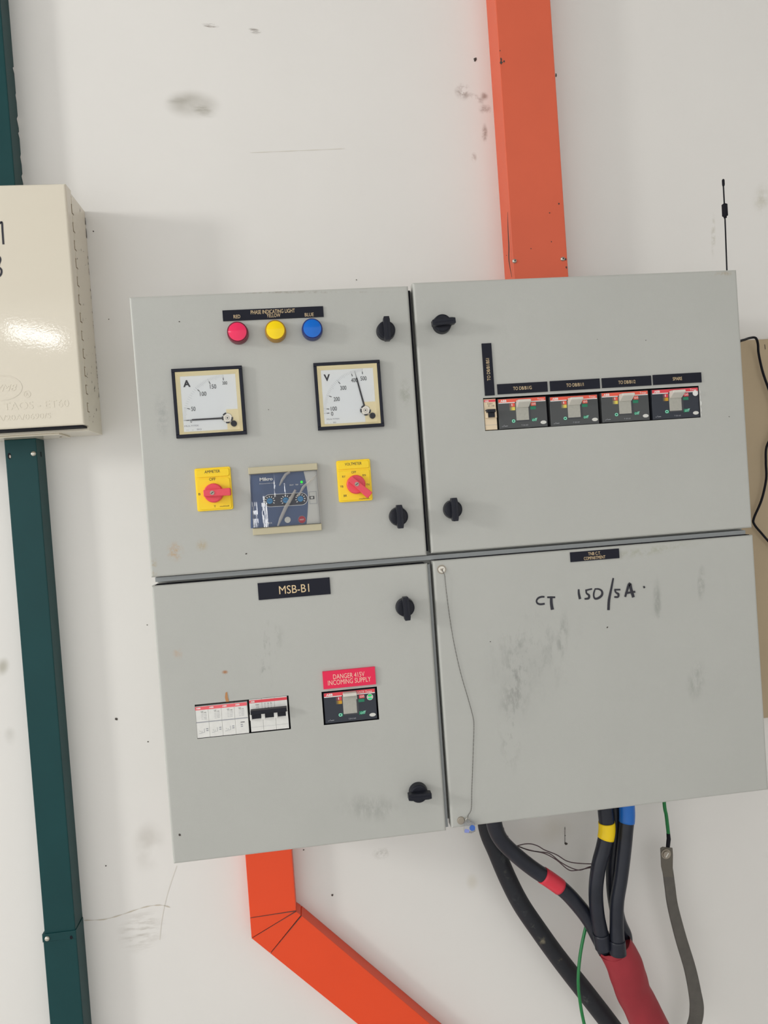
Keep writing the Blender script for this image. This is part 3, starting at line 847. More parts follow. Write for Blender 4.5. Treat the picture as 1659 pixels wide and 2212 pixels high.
    for line, w in (([(705, 1275), (760, 1130), (850, 930), (960, 740), (1035, 595)], [28, 60, 66, 62, 40]), ([(1060, 720), (1120, 660), (1180, 545), (1280, 450), (1425, 325)], [40, 34, 52, 34, 8]),
                    ([(735, 520), (780, 420), (850, 310), (930, 262)], [20, 46, 52, 40])):
        q = [W(*t) for t in line]; vs = []; fs = []
        for i, p in enumerate(q):
            t = Vector(q[min(i+1, len(q)-1)]) - Vector(q[max(i-1, 0)]); t.normalize()
            s = Vector((-t.y, t.x))*w[i]/8.73*pm/2
            bow = .0012
            vs += [(p[0]+s.x, YF - .0102, p[1]+s.y), (p[0], YF - .0102 - bow, p[1]), (p[0]-s.x, YF - .0102, p[1]-s.y)]
        for i in range(len(q)-1): fs += [(3*i, 3*i+1, 3*i+4, 3*i+3), (3*i+1, 3*i+2, 3*i+5, 3*i+4)]
        m.add(vs, fs, film, True)
    m.build('peeling_film', o, SB, label='wrinkled strips of protective film')
relay()

# --- moulded case breakers
def fade(m_, x0, x1, z0, z1, y, full, base, n=6, mat=None):
    """printed block that fades out to the left, as printed strips"""
    key = (full, base)
    if key not in _fade:
        _fade[key] = [Mat('printed_fade', tuple(b + (f-b)*(i+.5)/n for f, b in zip(full, base)), .5) for i in range(n)]
    xs = x0 - (x1-x0)*.25; w = (x0 + (x1-x0)*.5 - xs)/n
    for i in range(n): m_.flat(xs + i*w, xs + (i+1)*w, z0, z1, y, _fade[key][i])
    m_.flat(xs + n*w, x1, z0, z1, y, mat)
_fade = {}
def mccb(corners, style, label):
    yf = YF + .0012
    x0, x1, z0, z1 = rect(corners, yf)
    w, h = x1-x0, z1-z0
    X = lambda u: x0 + w*u
    Z = lambda v: z1 - h*v
    face = faceG if style == 'g' else faceB
    fb = (82, 84, 86) if style == 'g' else (58, 62, 70)
    red = redO if style == 'g' else redP; rc = (226, 88, 66) if style == 'g' else (206, 56, 72)
    m = MB().box(x0, x1, yf, YF + .011, z0, z1, face, .0006)
    o = m.build('breaker', SB, SB, label=label)
    yp = yf - .00025
    m = MB()
    m.flat(X(.012), X(.985), Z(.125), Z(.015), yp, red)
    m.flat(X(.012), X(.35), Z(.155), Z(.127), yp, white); m.flat(X(.62), X(.985), Z(.155), Z(.127), yp, white)
    m.text('ABB', (X(.115), Z(.075)), w*.125, h*.075, yp - .0001, white)
    if style == 'main': m.text('SACE Tmax', (X(.79), Z(.08)), w*.29, h*.06, yp - .0001, white)
    else: m.text('Tmax', (X(.885), Z(.075)), w*.14, h*.065, yp - .0001, white)
    fade(m, X(.25), X(.345), Z(.28), Z(.165), yp, rc, fb, mat=red)
    yel, yc = (yelP, (214, 196, 84)) if style == 'g' else (ambP, (196, 146, 28))
    fade(m, X(.25), X(.345), Z(.40), Z(.29), yp, yc, fb, mat=yel)
    m.text('I', (X(.285), Z(.22)), w*.014, h*.075, yp - .0001, white)
    m.flat(X(.675), X(.78), Z(.285), Z(.17), yp, red); m.flat(X(.66), X(.775), Z(.405), Z(.305), yp, grnP)
    m.text('on', (X(.735), Z(.227)), w*.08, h*.065, yp - .0001, white)
    if style != 'g':
        m.flat(X(.655), X(.76), Z(.81), Z(.70), yp, grnP); m.flat(X(.27), X(.345), Z(.81), Z(.70), yp, grnP)
    else: m.flat(X(.675), X(.765), Z(.80), Z(.705), yp, grnP); m.flat(X(.265), X(.33), Z(.81), Z(.70), yp, grnP)
    m.text('off', (X(.735), Z(.745)), w*.10, h*.10, yp - .0002, mint, shear=.2)
    m.ring((X(.297), Z(.755)), h*.058, h*.052, h*.022, yp - .0002, mint)
    m.ell((X(.912), Z(.855)), w*.062, h*.058, yp - .0002, Mat('oval_sticker', (206, 206, 200), .5))
    m.text('S3N160' if style == 'main' else 'T1B160', (X(.52), Z(.91)), w*.14, h*.045, yp - .0001, inkg)
    m.ribbon([(X(.05), Z(.915)), (X(.085), Z(.91)), (X(.105), Z(.87))], .0005, yp, inkg); m.ribbon([(X(.105), Z(.91)), (X(.17), Z(.905))], .0008, yp, inkg)
    if style == 'spare': m.disc((X(.925), 0, Z(.20)), h*.092, yp - .0006, yp, white, 22)
    if style == 'main':
        c = (X(.885), Z(.27)); m.ell(c, h*.105, h*.105, yp - .0002, levG); 
        m.ell((c[0], c[1]+h*.05), h*.07, h*.038, yp - .0003, Mat('sticker_green', (40, 214, 110), .5)); m.ell((c[0], c[1]-h*.055), h*.07, h*.035, yp - .0003, Mat('sticker_mint', (50, 214, 150), .5))
    m.build('front_print', o, SB, label='printed red band, coloured marks and lettering')
    # slot and lever
    m = MB().flat(X(.36), X(.64), Z(.74), Z(.16), yp - .0001, slotG)
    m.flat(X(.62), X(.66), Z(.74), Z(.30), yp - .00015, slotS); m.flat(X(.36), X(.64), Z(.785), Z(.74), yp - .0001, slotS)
    m.build('lever_slot', o, SB, label='pale grey lever slot')
    if style == 'main': d, za, zb_, zc = .010, .02, .13, .185
    else: d, za, zb_, zc = .0132, .075, .165, .33
    xa, xb = X(.37), X(.635)
    prof = [(yf, Z(za)), (yf - d, Z(za + .012)), (yf - d, Z(zb_)), (yf - .0006, Z(zc))]
    vs = [(xa, y, z) for y, z in prof] + [(xb, y, z) for y, z in prof]
    MB().add(vs, [(3,2,1,0),(4,5,6,7),(0,1,5,4),(1,2,6,5),(2,3,7,6),(3,0,4,7)], levG).build('lever', o, SB, label='light grey toggle lever', bevel=.0012)
    return o
mccb([(1075.2,862.9),(1178.9,855.4),(1183.7,921.1),(1079,927.4)], 'g', 'grey moulded breaker below the TO DB/B1/G plate')
mccb([(1188.2,857.8),(1290,851.4),(1295,914.6),(1189.7,921.4)], 'g', 'grey moulded breaker below the TO DB/B1/1 plate')
mccb([(1299,849.2),(1400,842.5),(1404,906.8),(1301,913.5)], 'g', 'grey moulded breaker below the TO DB/B1/2 plate')
sp = mccb([(1409.2,842.5),(1509,835.5),(1511.5,901.6),(1408.7,906.3)], 'spare', 'slate moulded breaker below the SPARE plate')
m = MB(); a = P(1511, 838, YF); b = P(1514.5, 900, YF); n = 14
vs = []; fs = []
for i in range(n+1):
    z = a.z + (b.z-a.z)*i/n; x = a.x + (b.x-a.x)*i/n
    vs += [(x, YF - .0004, z), (x + .0001 + .0018*random.random()*(i % 3 != 0), YF - .0004, z)]
for i in range(n): fs.append((2*i+1, 2*i, 2*i+2, 2*i+3))
m.add(vs, fs, white); m.build('ragged_sealant', SB, SB, label='ragged white sealant edge of the breaker cutout')
mccb([(699.3,1497),(810,1486.5),(816,1552),(701.8,1564.2)], 'main', 'slate main breaker below the red danger plate')

# --- small breakers
def mcb_single():
    yf = YF + .001
    x0, x1, z0, z1 = rect([(1045.5,862.6),(1071.7,860.8),(1073.7,928.2),(1047.3,929.2)], yf); w, h = x1-x0, z1-z0
    X = lambda u: x0 + w*u
    Z = lambda v: z1 - h*v
    o = MB().box(x0, x1, yf, YF + .011, z0, z1, mcbC, .0008).build('miniature_breaker', SB, SB, label='cream single-pole miniature breaker')
    yp = yf - .0002
    m = MB().flat(X(.03), X(.97), Z(.10), Z(.025), yp, redP); m.text('ABB', (X(.25), Z(.068)), w*.34, h*.045, yp - .0001, mint if 0 else white)
    m.text('S201', (X(.5), Z(.155)), w*.4, h*.045, yp, ink); m.text('C 10', (X(.6), Z(.225)), w*.5, h*.05, yp, ink)
    m.flat(X(.02), X(.98), Z(.845), Z(.838), yp, inkg)
    m.build('front_print', o, SB)
    m = MB().box(X(.06), X(.26), YF - .0030, yf, Z(.62), Z(.40), mcbC, .0005); m.box(X(.80), X(.96), YF - .0030, yf, Z(.62), Z(.40), mcbC, .0005)
    m.build('lever_cheeks', o, SB)
    m = MB().box(X(.10), X(.80), YF - .0095, yf, Z(.45), Z(.355), black, .0006); m.box(X(.28), X(.76), YF - .004, yf, Z(.60), Z(.45), black)
    m.build('lever', o, SB, label='black toggle lever')
mcb_single()
def mcb_triple():
    yf = YF + .0008
    x0, x1, z0, z1 = rect([(538.6,1512.2),(619.3,1502.5),(625.0,1573.0),(541.9,1581.5)], yf); w, h = x1-x0, z1-z0
    X = lambda u: x0 + w*u
    Z = lambda v: z1 - h*v
    m = MB()
    for i in range(3): m.box(X(i/3)+.0001, X((i+1)/3)-.0001, yf, YF + .011, z0, z1, mcbW, .0004)
    o = m.build('miniature_breaker', SB, SB, label='white three-pole miniature breaker')
    yp = yf - .0002
    m = MB().flat(X(.005), X(.995), Z(.115), Z(.03), yp, redP); m.text('ABB', (X(.09), Z(.075)), w*.11, h*.05, yp - .0001, white)
    m.text('S203', (X(.21), Z(.18)), w*.09, h*.035, yp, ink); m.text('C 63', (X(.21), Z(.25)), w*.07, h*.03, yp, ink); m.text('6000', (X(.27), Z(.32)), w*.08, h*.035, yp, ink)
    for i in range(3):
        m.text(str(2*i+1), (X(.41 + i*.08), Z(.17)), None, h*.05, yp, ink); m.ribbon([(X(.41+i*.08), Z(.21)), (X(.41+i*.08), Z(.26))], .0004, yp, inkg); m.text(str(2*i+2), (X(.41+i*.08), Z(.30)), None, h*.05, yp, ink)
    m.flat(X(.01), X(.99), Z(.86), Z(.855), yp, inkg)
    m.build('front_print', o, SB)
    m = MB()
    for u in (.0, .30, .345, .63, .675, .945):
        m.box(X(u), X(u+.05), YF - .004, yf, Z(.62), Z(.44), mcbW, .0004)
    m.build('lever_cheeks', o, SB)
    m = MB().box(X(.035), X(.97), YF - .0095, yf, Z(.42), Z(.30), black, .0008)
    for u in (.055, .40, .73): m.box(X(u), X(u+.235), YF - .0026, yf, Z(.585), Z(.46), black)
    m.build('lever', o, SB, label='black linked toggle bar')
mcb_triple()
def spd():
    yf = YF + .0004
    x0, x1, z0, z1 = rect([(420.6,1527.4),(533.4,1515.6),(538.0,1582.2),(426,1596.0)], yf); w, h = x1-x0, z1-z0
    X = lambda u: x0 + w*u
    Z = lambda v: z1 - h*v
    m = MB()
    for i in range(4): m.box(X(i/4)+.0001, X((i+1)/4)-.0001, yf, YF + .011, z0, z1, mcbW, .0004)
    o = m.build('surge_arrester', SB, SB, label='white four-module surge arrester')
    yp = yf - .0002
    m = MB().flat(X(.003), X(.997), Z(.115), Z(.01), yp, Mat('arrester_red', (226, 96, 104), .5)); m.flat(X(.003), X(.997), Z(.52), Z(.49), yp, inkg)
    for i in range(4):
        u = i/4
        m.text('ABB', (X(u+.065), Z(.06)), w*.085, h*.05, yp - .0001, white)
        if i < 3:
            m.text('OVR', (X(u+.13), Z(.17)), w*.05, h*.025, yp, ink); m.text('T2 40', (X(u+.16), Z(.205)), w*.10, h*.03, yp, ink)
            for r in range(4): m.text(['Un 230', 'Uc 275', 'In 20k', 'Im 40k'][r], (X(u+.165), Z(.26+r*.05)), w*.10, h*.024, yp, inkg)
            m.text('L', (X(u+.07), Z(.78)), w*.012, h*.04, yp, ink)
            m.ribbon([(X(u+.045), Z(.86)), (X(u+.10), Z(.85)), (X(u+.10), Z(.78))], .0005, yp, inkg)
            m.ribbon([(X(u+.115), Z(.84)), (X(u+.15), Z(.835)), (X(u+.15), Z(.71))], .0005, yp, inkg)
            for r in (0, 1): m.flat(X(u+.185), X(u+.225), Z(.74+r*.06), Z(.71+r*.06), yp, inkg)
        else:
            m.text('OVR', (X(u+.10), Z(.17)), w*.05, h*.025, yp, ink); m.text('T2 N', (X(u+.13), Z(.205)), w*.09, h*.03, yp, ink)
            for r in range(4): m.text(['Un 230', 'Uc 255', 'In 20k', 'Im 40k'][r], (X(u+.135), Z(.26+r*.05)), w*.10, h*.024, yp, inkg)
            m.flat(X(u+.10), X(u+.18), Z(.64), Z(.62), yp, ink)
            for r in (0, 1): m.flat(X(u+.10), X(u+.14), Z(.72+r*.06), Z(.69+r*.06), yp, inkg)
    m.build('front_print', o, SB)
spd()
k = MB()
c = P(489.5, 1506, YF)
k.add([(c.x-.0012, YF-.0005, c.z-.0065), (c.x+.003, YF-.0005, c.z-.0065), (c.x+.0016, YF-.0006, c.z+.0006), (c.x+.0014, YF-.0005, c.z+.0075), (c.x-.001, YF-.0005, c.z+.0065), (c.x-.0022, YF-.0006, c.z)], [(0,1,2,3,4,5)], rustM)
k.build('rust_streak', dLL, SB, label='brown rust streak')
# --- handwriting on the lower right door
h_ = q4(940, 1200, 2.3074)
k = MB()
for pts, w in [([(545, 206), (530, 206), (514, 212), (505, 225), (510, 238), (525, 243), (546, 240)], [5, 6, 6, 5, 6, 6, 6]),
               ([(558, 208), (578, 208), (598, 208)], [5, 6, 5]), ([(578, 210), (579, 240), (584, 270)], [8, 9, 10]),
               ([(715, 168), (716, 190), (722, 217)], [5, 7, 8]),
               ([(782, 166), (765, 170), (748, 174)], [5, 5, 5]), ([(752, 174), (754, 188), (766, 198), (764, 213), (744, 216)], [5, 5, 7, 7, 5]),
               ([(796, 170), (791, 184), (790, 202), (797, 215), (815, 211), (831, 196), (830, 177), (814, 167), (794, 167)], [4, 5, 5, 6, 7, 7, 6, 5, 4]),
               ([(887, 112), (878, 160), (866, 220), (863, 272)], [5, 6.5, 8, 8]),
               ([(922, 170), (908, 170), (892, 170)], [5, 5, 5]), ([(895, 172), (900, 184), (912, 192), (910, 206), (892, 206)], [5, 5, 7, 6, 5]),
               ([(946, 206), (955, 175), (968, 140), (976, 170), (987, 208)], [6, 7, 9, 9, 9]), ([(946, 188), (970, 184), (996, 180)], 6), ([(1037, 153), (1043, 161)], [5, 6])]:
    q = [P(*h_(*p), YF) for p in pts]
    q = smooth(q, 4) if len(q) > 2 else q
    ww = w if not isinstance(w, list) else (lerp_list(w, 4) if len(pts) > 2 else w)
    ww = [x*1.7/2.3074*pxm(YF) for x in ww] if isinstance(ww, list) else ww*1.7/2.3074*pxm(YF)
    ink_y = YF - .0003 - .00002*len(k.f)/3; k.ribbon([(p.x, p.z) for p in q], ww, max(ink_y, YF - .0012), markM)
    if pts[0] == (578, 210):
        k.build('handwriting', dLR, SB, label='CT handwritten in black marker'); k = MB()
k.build('handwriting', dLR, SB, label='150/5A handwritten in black marker')
k = MB()
for px, py, r in [(388, 1803, 3), (1312, 1355, 2.2), (570, 735, 0), (387.5, 695, 1.6), (861, 1090, 0), (532, 1196, 2.4), (1059, 1386, 1.5), (580, 885, 1.2), (1575, 900, 1.5), (1563, 1473, 0), (1395, 735, 1.2), (1290, 733, 1)]:
    if r:
        c = P(px, py, YF); rr = r*pxm(YF)
        k.add([(c.x + rr*(.6+.7*random.random())*math.cos(a*.9), YF - .0004, c.z + rr*(.4+.6*random.random())*math.sin(a*.9)) for a in range(7)], [tuple(range(7))], chip)
k.build('paint_specks', SB, SB, kind='stuff')

# ------------------------------------------------------------------ seal wire hanging on the lower right door
q = [(955,1230),(960.5,1243),(962,1258),(969.4,1319),(979.5,1382.5),(994,1449),(1011.4,1510),(1021.5,1547.4),(1023.8,1570.5),(1021.5,1643),(1019.5,1700.7),(1018,1747),(1011.4,1761),(1010,1768)]
pts = smooth([P(a, b, YF - (.0012 if i > 2 else .0030)) for i, (a, b) in enumerate(q)], 8)
sw = root('security_seal', P(1012, 1788, YF - .006), 'thin twisted steel seal wire with clear and blue tag, hanging down the handwritten door', 'seal')
m = MB()
for ph in (0, math.pi):
    tw = []
    for i, p in enumerate(pts):
        for s in range(4):
            if i == len(pts)-1 and s: break
            pp = p if s == 0 else p.lerp(pts[min(i+1, len(pts)-1)], s/4)
            a = (i*4+s)*.85 + ph
            tw.append(pp + Vector((math.cos(a)*.00032, -abs(math.sin(a))*.0003, 0)))
    m.tube(tw, .00026, wireS, 5)
m.build('twisted_wire', sw, sw)
c = P(1013, 1783, YF - .006)
m = MB()
u = pxm(YF)
def seal_poly(pts_): return [(P(a, b, YF-.006).x, P(a, b, YF-.006).z) for a, b in pts_]
m.prism(seal_poly([(1003, 1797), (1017, 1798), (1026, 1794), (1025, 1778), (1014, 1772), (1004, 1776)]), YF - .0095, YF - .0022, clearP)
m.build('clear_tag', sw, sw, label='clear plastic tag', bevel=.0006)
m = MB().disc((P(1019, 1786, YF-.006).x, 0, P(1019, 1786, YF-.006).z), .0042, YF - .0103, YF - .0094, Mat('seal_blue', (58, 100, 180), .4), 18)
m.prism(seal_poly([(1002, 1796), (1012, 1796), (1013, 1790), (1003, 1788)]), YF - .0101, YF - .0094, Mat('seal_blue_pale', (130, 140, 200), .4))
m.build('blue_insert', sw, sw, label='blue plastic insert')
m = MB().tube(smooth([P(a, b, YF - .005) for a, b in [(1010, 1766), (1006, 1772), (1011, 1780), (1017, 1776), (1012, 1767)]], 4), .0006, steel, 6)
m.build('wire_loop', sw, sw)

# ------------------------------------------------------------------ cream distribution box
YB0, YB1 = -(1.22158 - 1.12069)*S, 0.0
xr = -0.321936*S; zt = CAMZ + .499378*S; zb2 = CAMZ + .137287*S
xl = xr - .36
BX = root('distribution_box', (xl/2 + xr/2, YB0/2, zb2), 'cream steel distribution box with black marker figures, cut off by the left edge', 'electrical box')
ydoor = YB0 + .026
m = MB().box(xl + .004, xr - .002, ydoor + .0006, 0, zb2 - .003, zt - .001, beige)
m.build('box_body', BX, BX, bevel=.001)
m = MB().box(xl, xr, YB0, ydoor, zb2 + .0035, zt, beige, .003)
bd = m.build('door', BX, BX)
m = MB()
m.box(xl + .01, xr - .004, YB0 + .004, ydoor, zb2 + .0005, zb2 + .0035, gasket)  # dark strip filling the gap under the door
m.build('door_gap_strip', BX, BX, label='dark strip below the door')
nk = 25; dz = (zt - zb2 - .02)/nk
hingeD = Mat('hinge_gap_brown', (112, 92, 70), .8)
for i in range(nk):
    z = zb2 + .012 + i*dz
    if i % 2:
        MB().box(xr - .003, xr + .0002, ydoor - .0040, ydoor + .0050, z - .0005, z + dz + .0001, hingeD).build('hinge_gap', BX, BX)
        MB().box(xr - .003, xr + .0010, ydoor - .0028, ydoor + .0038, z + .0006, z + dz - .0010, beige).build('hinge_knuckle', BX, BX)
    else:
        MB().box(xr - .003, xr + .0004, ydoor - .0012, ydoor + .0018, z + .0004, z + dz - .0006, beige).build('hinge_knuckle', BX, BX)
# embossed maker's lettering
e_ = q4(0, 780, 6.9125)
m = MB(); ye = YB0 - .00035
def bx(px, py): c = P(px, py, YB0); return (c.x, c.z)
ub = pxm(YB0)
m.text('S TAOS - ET60', bx(69, 875), 146*ub, 15.5*ub, ye, beige, extrude=.0006)
m.text('13A/20A/0690/S', bx(43, 901), 122*ub, 11*ub, ye, beige, extrude=.0006)
c = bx(3, 838); n = 36
m.ring(c, 41*ub, 26*ub, 1.6*ub, ye, beige, 48)
m.text('VM8', bx(12, 838), 42*ub, 14*ub, ye, beige, shear=.4, extrude=.0006)
m.ring(bx(58.5, 851.5), 7*ub, 7*ub, 1.0*ub, ye, beige, 24); m.text('R', bx(58.5, 851.5), None, 6*ub, ye, beige, extrude=.0006)
m.build('embossed_lettering', bd, BX)
m = MB()
for pts_, w in (([(-14, 492), (0, 482), (4.2, 481), (5.5, 500), (7.5, 528)], 4), ([(-16, 560), (-6, 552), (1, 560), (-3, 575), (3, 583), (2, 593), (-6, 600)], 4), ([(-40, 482), (-42, 505), (-44, 530)], 4)):
    pp = smooth([P(a, b, YB0) for a, b in pts_], 4)
    m.ribbon([(p.x, p.z) for p in pp], w*ub, YB0 - .0003, markM)
m.build('marker_figures', bd, BX, label='black marker figures')
m = MB()
scr = P(133, 943, -.03)
m.dome((scr.x, -.033, zb2 - .003), .0042, .0035, steelD, 'd')
m.build('screw', BX, BX, label='small steel screw')
m = MB().box(xl + .03, P(130, 930, -.06).x, -.066, -.012, zb2 - .0055, zb2 - .003, beige)
m.build('gland_plate', BX, BX, bevel=.0006)
m = MB()
for i in range(60):
    z = zb2 + .004 + (zt - zb2 - .016)*random.random()
    y = random.choice([-.004, -.02 - .05*random.random()])
    if z > zt - .06 and random.random() < .6: y = -.004 - .06*random.random()
    ln = .001 + .004*random.random(); w = .0005 + .0008*random.random()
    m.add([(xr - .0017, y - w, z), (xr - .0017, y + w, z + ln*.2), (xr - .0017, y + w*.6, z + ln), (xr - .0017, y - w*.4, z + ln)], [(0, 1, 2, 3)], chip)
for z, ln in ((zt - .012, .012), (zt - .030, .016)):
    m.add([(xr - .0016, -.0035, z - ln), (xr - .0016, -.0005, z - ln), (xr - .0016, -.0005, z), (xr - .0016, -.002, z)], [(0, 1, 2, 3)], chip)
m.build('paint_chips', BX, BX, kind='stuff')

# ------------------------------------------------------------------ green trunking
def trunk_box(px_l, px_r, py_a, py_b, depth, ext_up=0.0, ext_dn=0.0):
    """front corners in pixels -> x0, x1, z0, z1"""
    q = rect([(px_l[0], py_a), (px_r[0], py_a), (px_r[1], py_b), (px_l[1], py_b)], -depth)
    return q[0], q[1], q[2] - ext_dn, q[3] + ext_up
gd = .037
gx0, gx1, gz0, gz1 = trunk_box((10, 110), (78.6, 178), 948, 2212, gd, 0, .4)
zj = P(130, 2018, -gd).z
GT = root('cable_trunking', (gx0, -gd/2, gz0), 'dark green metal trunking running down from under the cream box', 'trunking', None)
m = MB().box(gx0, gx1, -gd, 0, zj, zb2 - .0056, green, .0015); m.build('upper_length', GT, GT)
m = MB().box(gx0 - .0025, gx1 + .0008, -gd - .0012, 0, gz0, zj, green, .0015); m.build('lower_length', GT, GT)
m = MB().box(gx0 - .0032, gx1 + .0012, -gd - .0022, -.001, zj - .009, zj + .004, green, .001); m.build('joint_sleeve', GT, GT)
for px, py in ((72, 980), (103, 2026)):
    c = P(px, py, -gd); m = MB().dome((c.x, -gd - (.0022 if py > 1500 else 0), c.z), .0042, .0025, steel); m.build('screw', GT, GT, label='small bright screw')
m = MB()
c = P(20.5, 985, -gd)
m.ell((c.x, c.z), .0026, .0050, -gd - .0004, gasket); m.ell((c.x+.001, c.z-.001), .0014, .0026, -gd - .0006, steelD)
c = P(155, 2023, -gd); m.ell((c.x, c.z), .0022, .0032, -gd - .0026, gasket)
m.build('slot_hole', GT, GT, label='dark slotted hole')
m = MB(); c = P(91.5, 981, -.02)
m.add([(gx1 + .0003, -.022, c.z - .004), (gx1 + .0003, -.017, c.z - .004), (gx1 + .0003, -.017, c.z + .004), (gx1 + .0003, -.022, c.z + .004)], [(0,1,2,3)], gasket); m.build('slot_hole', GT, GT, label='dark slotted hole')
ux1 = (P(3, 0, -gd).x + P(29.4, 395, -gd).x)/2 
GU = root('cable_trunking', (ux1 - .03, -gd/2, zt), 'dark green metal trunking rising above the cream box, in the top left corner', 'trunking', None)
m = MB().box(ux1 - .06, ux1, -gd, 0, zt, zt + .55, green, .0015); m.build('channel', GU, GU)
c = P(19, 395, -gd - .002); m = MB().dome((c.x, -gd, zt + .004), .0042, .0025, steel); m.build('screw', GU, GU, label='small bright screw')
m = MB()
for px, py, ln in ((27, 145, 14), (31, 200, 20), (35, 250, 26), (37, 285, 14), (41, 332, 24), (44, 375, 22)):
    p = P(px, py, 0); l = ln*pxm(0)
    m.add([(ux1 + .0004, -.0005, p.z), (ux1 + .0004, -.0035 - .003*random.random(), p.z - l*.4), (ux1 + .0004, -.001, p.z - l)], [(0, 2, 1)], white)
m.build('plaster_splashes', GU, GU, label='white plaster splashes along the wall side', kind='stuff')

# ------------------------------------------------------------------ orange trunking above
od = .056
ox0, ox1, oz0, oz1 = trunk_box((1074, 1106.5), (1193, 1224), 0, 597, od, .35, 0)
OU = root('cable_trunking', (ox0, -od/2, bz1), 'wide orange metal trunking rising from the top of the switchboard', 'trunking', None)
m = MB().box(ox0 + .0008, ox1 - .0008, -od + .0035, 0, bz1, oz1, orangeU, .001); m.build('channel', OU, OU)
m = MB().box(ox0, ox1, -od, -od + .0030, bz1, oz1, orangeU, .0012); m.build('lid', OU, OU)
for px, py in ((1111.5, 564), (1215.5, 559.5)):
    c = P(px, py, -od); m = MB().dome((c.x, -od, c.z), .0040, .0028, steel)
    m.ell((c.x, c.z), .0014, .0014, -od - .0030, ink); m.build('screw', OU, OU, label='bright cross-head screw')
m = MB()
pp = smooth([P(a, b, -od) for a, b in [(1096.5, 458), (1097, 490), (1099, 530), (1099, 558), (1101, 575), (1105.5, 599)]], 5)
m.ribbon([(p.x, p.z) for p in pp], [.0004 + .0014*math.sin(i/len(pp)*math.pi) for i in range(len(pp))], -od - .0005, chip)
for px, py, r in ((1082, 128, 3), (1083, 135, 4), (1080, 110, 1.6), (1207, 440, 2), (1187, 460, 1.5), (1191, 522, 1.3), (1147, 537, 1.2), (1200.5, 163, 3), (1089, 133, 2), (1094, 552, 1.2), (1222, 560, 2), (1223.5, 578, 2.2)):
    c = P(px, py, -od); rr = r*pxm(-od)
    m.add([(c.x + rr*(.4+.8*random.random())*math.cos(a*.9), -od - .0005, c.z + 1.5*rr*(.4+.7*random.random())*math.sin(a*.9)) for a in range(7)], [tuple(range(7))], chip)
m.build('scratches', OU, OU, label='dark scratches and open lid edge', kind='stuff')

# ------------------------------------------------------------------ orange trunking below, turning to the right
ld = .031
def L(px, py): p = P(px, py, -ld); return (p.x, p.z)
vL = (L(528.8, 1850.8)[0] + L(544.8, 2027)[0])/2; vR = (L(630, 1838.8)[0] + L(639.7, 1967.5)[0])/2
A0 = (vL, L(544.8, 2027)[1]); B0 = (vR, L(639.7, 1968)[1])
Aend = Vector(L(772.3, 2212)); Bend = Vector(L(929, 2212))
da = (Aend - Vector(A0)).normalized()
Aend = Vector(A0) + da*.62; Bend = Vector(B0) + (Bend - Vector(B0)).normalized()*.60
OL = root('cable_trunking', (vL, -ld/2, zbot - .2), 'narrow orange metal trunking below the switchboard, bent towards the lower right', 'trunking', None)
c1l = (vL, L(544.8, 1982)[1]); c1r = (vR, B0[1] + .0005)
c3l = tuple(Vector(A0) + (Vector(L(585.5, 2058)) - Vector(A0)).length*da)
c3r = tuple(Vector(B0) + (Bend - Vector(B0)).normalized()*(Vector(L(648.8, 1980)) - Vector(B0)).length)
g = .0005
m = MB().prism([c1l, c1r, (vR, zbot - .0006), (vL, zbot - .0006)], -ld, 0, orangeL); m.build('vertical_length', OL, OL, bevel=.0008)
m = MB().prism([(A0[0], A0[1] + g*2), (B0[0] - g, B0[1] - g), (c1r[0], c1r[1] - g*2), (c1l[0], c1l[1] - g*2)], -ld + .0004, 0, orangeL); m.build('elbow_piece', OL, OL, bevel=.0005)
m = MB().prism([A0, (c3l[0] - g, c3l[1] + g), (c3r[0] - 2*g, c3r[1] + g), (B0[0], B0[1] - g*3)], -ld + .0002, 0, orangeL); m.build('elbow_piece', OL, OL, bevel=.0005)
m = MB().prism([c3l, tuple(Aend), tuple(Bend), c3r], -ld, 0, orangeL); m.build('diagonal_length', OL, OL, bevel=.0008)
m = MB()
for a, b, w in ((c1l, c1r, .0009), (A0, (B0[0] - .002, B0[1] - .001), .0008), (c3l, c3r, .0009)):
    m.ribbon([a, tuple((Vector(a) + Vector(b))/2), b], [w*.7, w, w*1.6], -ld - .0005, chip)
for px, py in ((651, 1836), (726, 2045), (655, 2115)):
    c = L(px, py)
m.build('saw_cut', OL, OL, label='dark open saw cuts in the bend')

# ------------------------------------------------------------------ tan board on the right
bb0 = P(1600, 735, -.018); bb1 = P(1657.5, 1551, -.018)
TB = root('backing_board', (bb0.x + .2, -.009, bb1.z), 'tan painted board on the wall behind the right side of the switchboard', 'board')
m = MB().box(P(1560, 735, -.018).x, bb0.x + .5, -.018, 0, bb1.z, bb0.z, boardM, .0015); m.build('panel', TB, TB)
m = MB(); c = P(1652, 750, -.018); m.ribbon([(c.x, c.z + .005), (c.x + .0005, c.z - .004)], .0012, -.0184, chip)
m.build('scratches', TB, TB, kind='stuff')
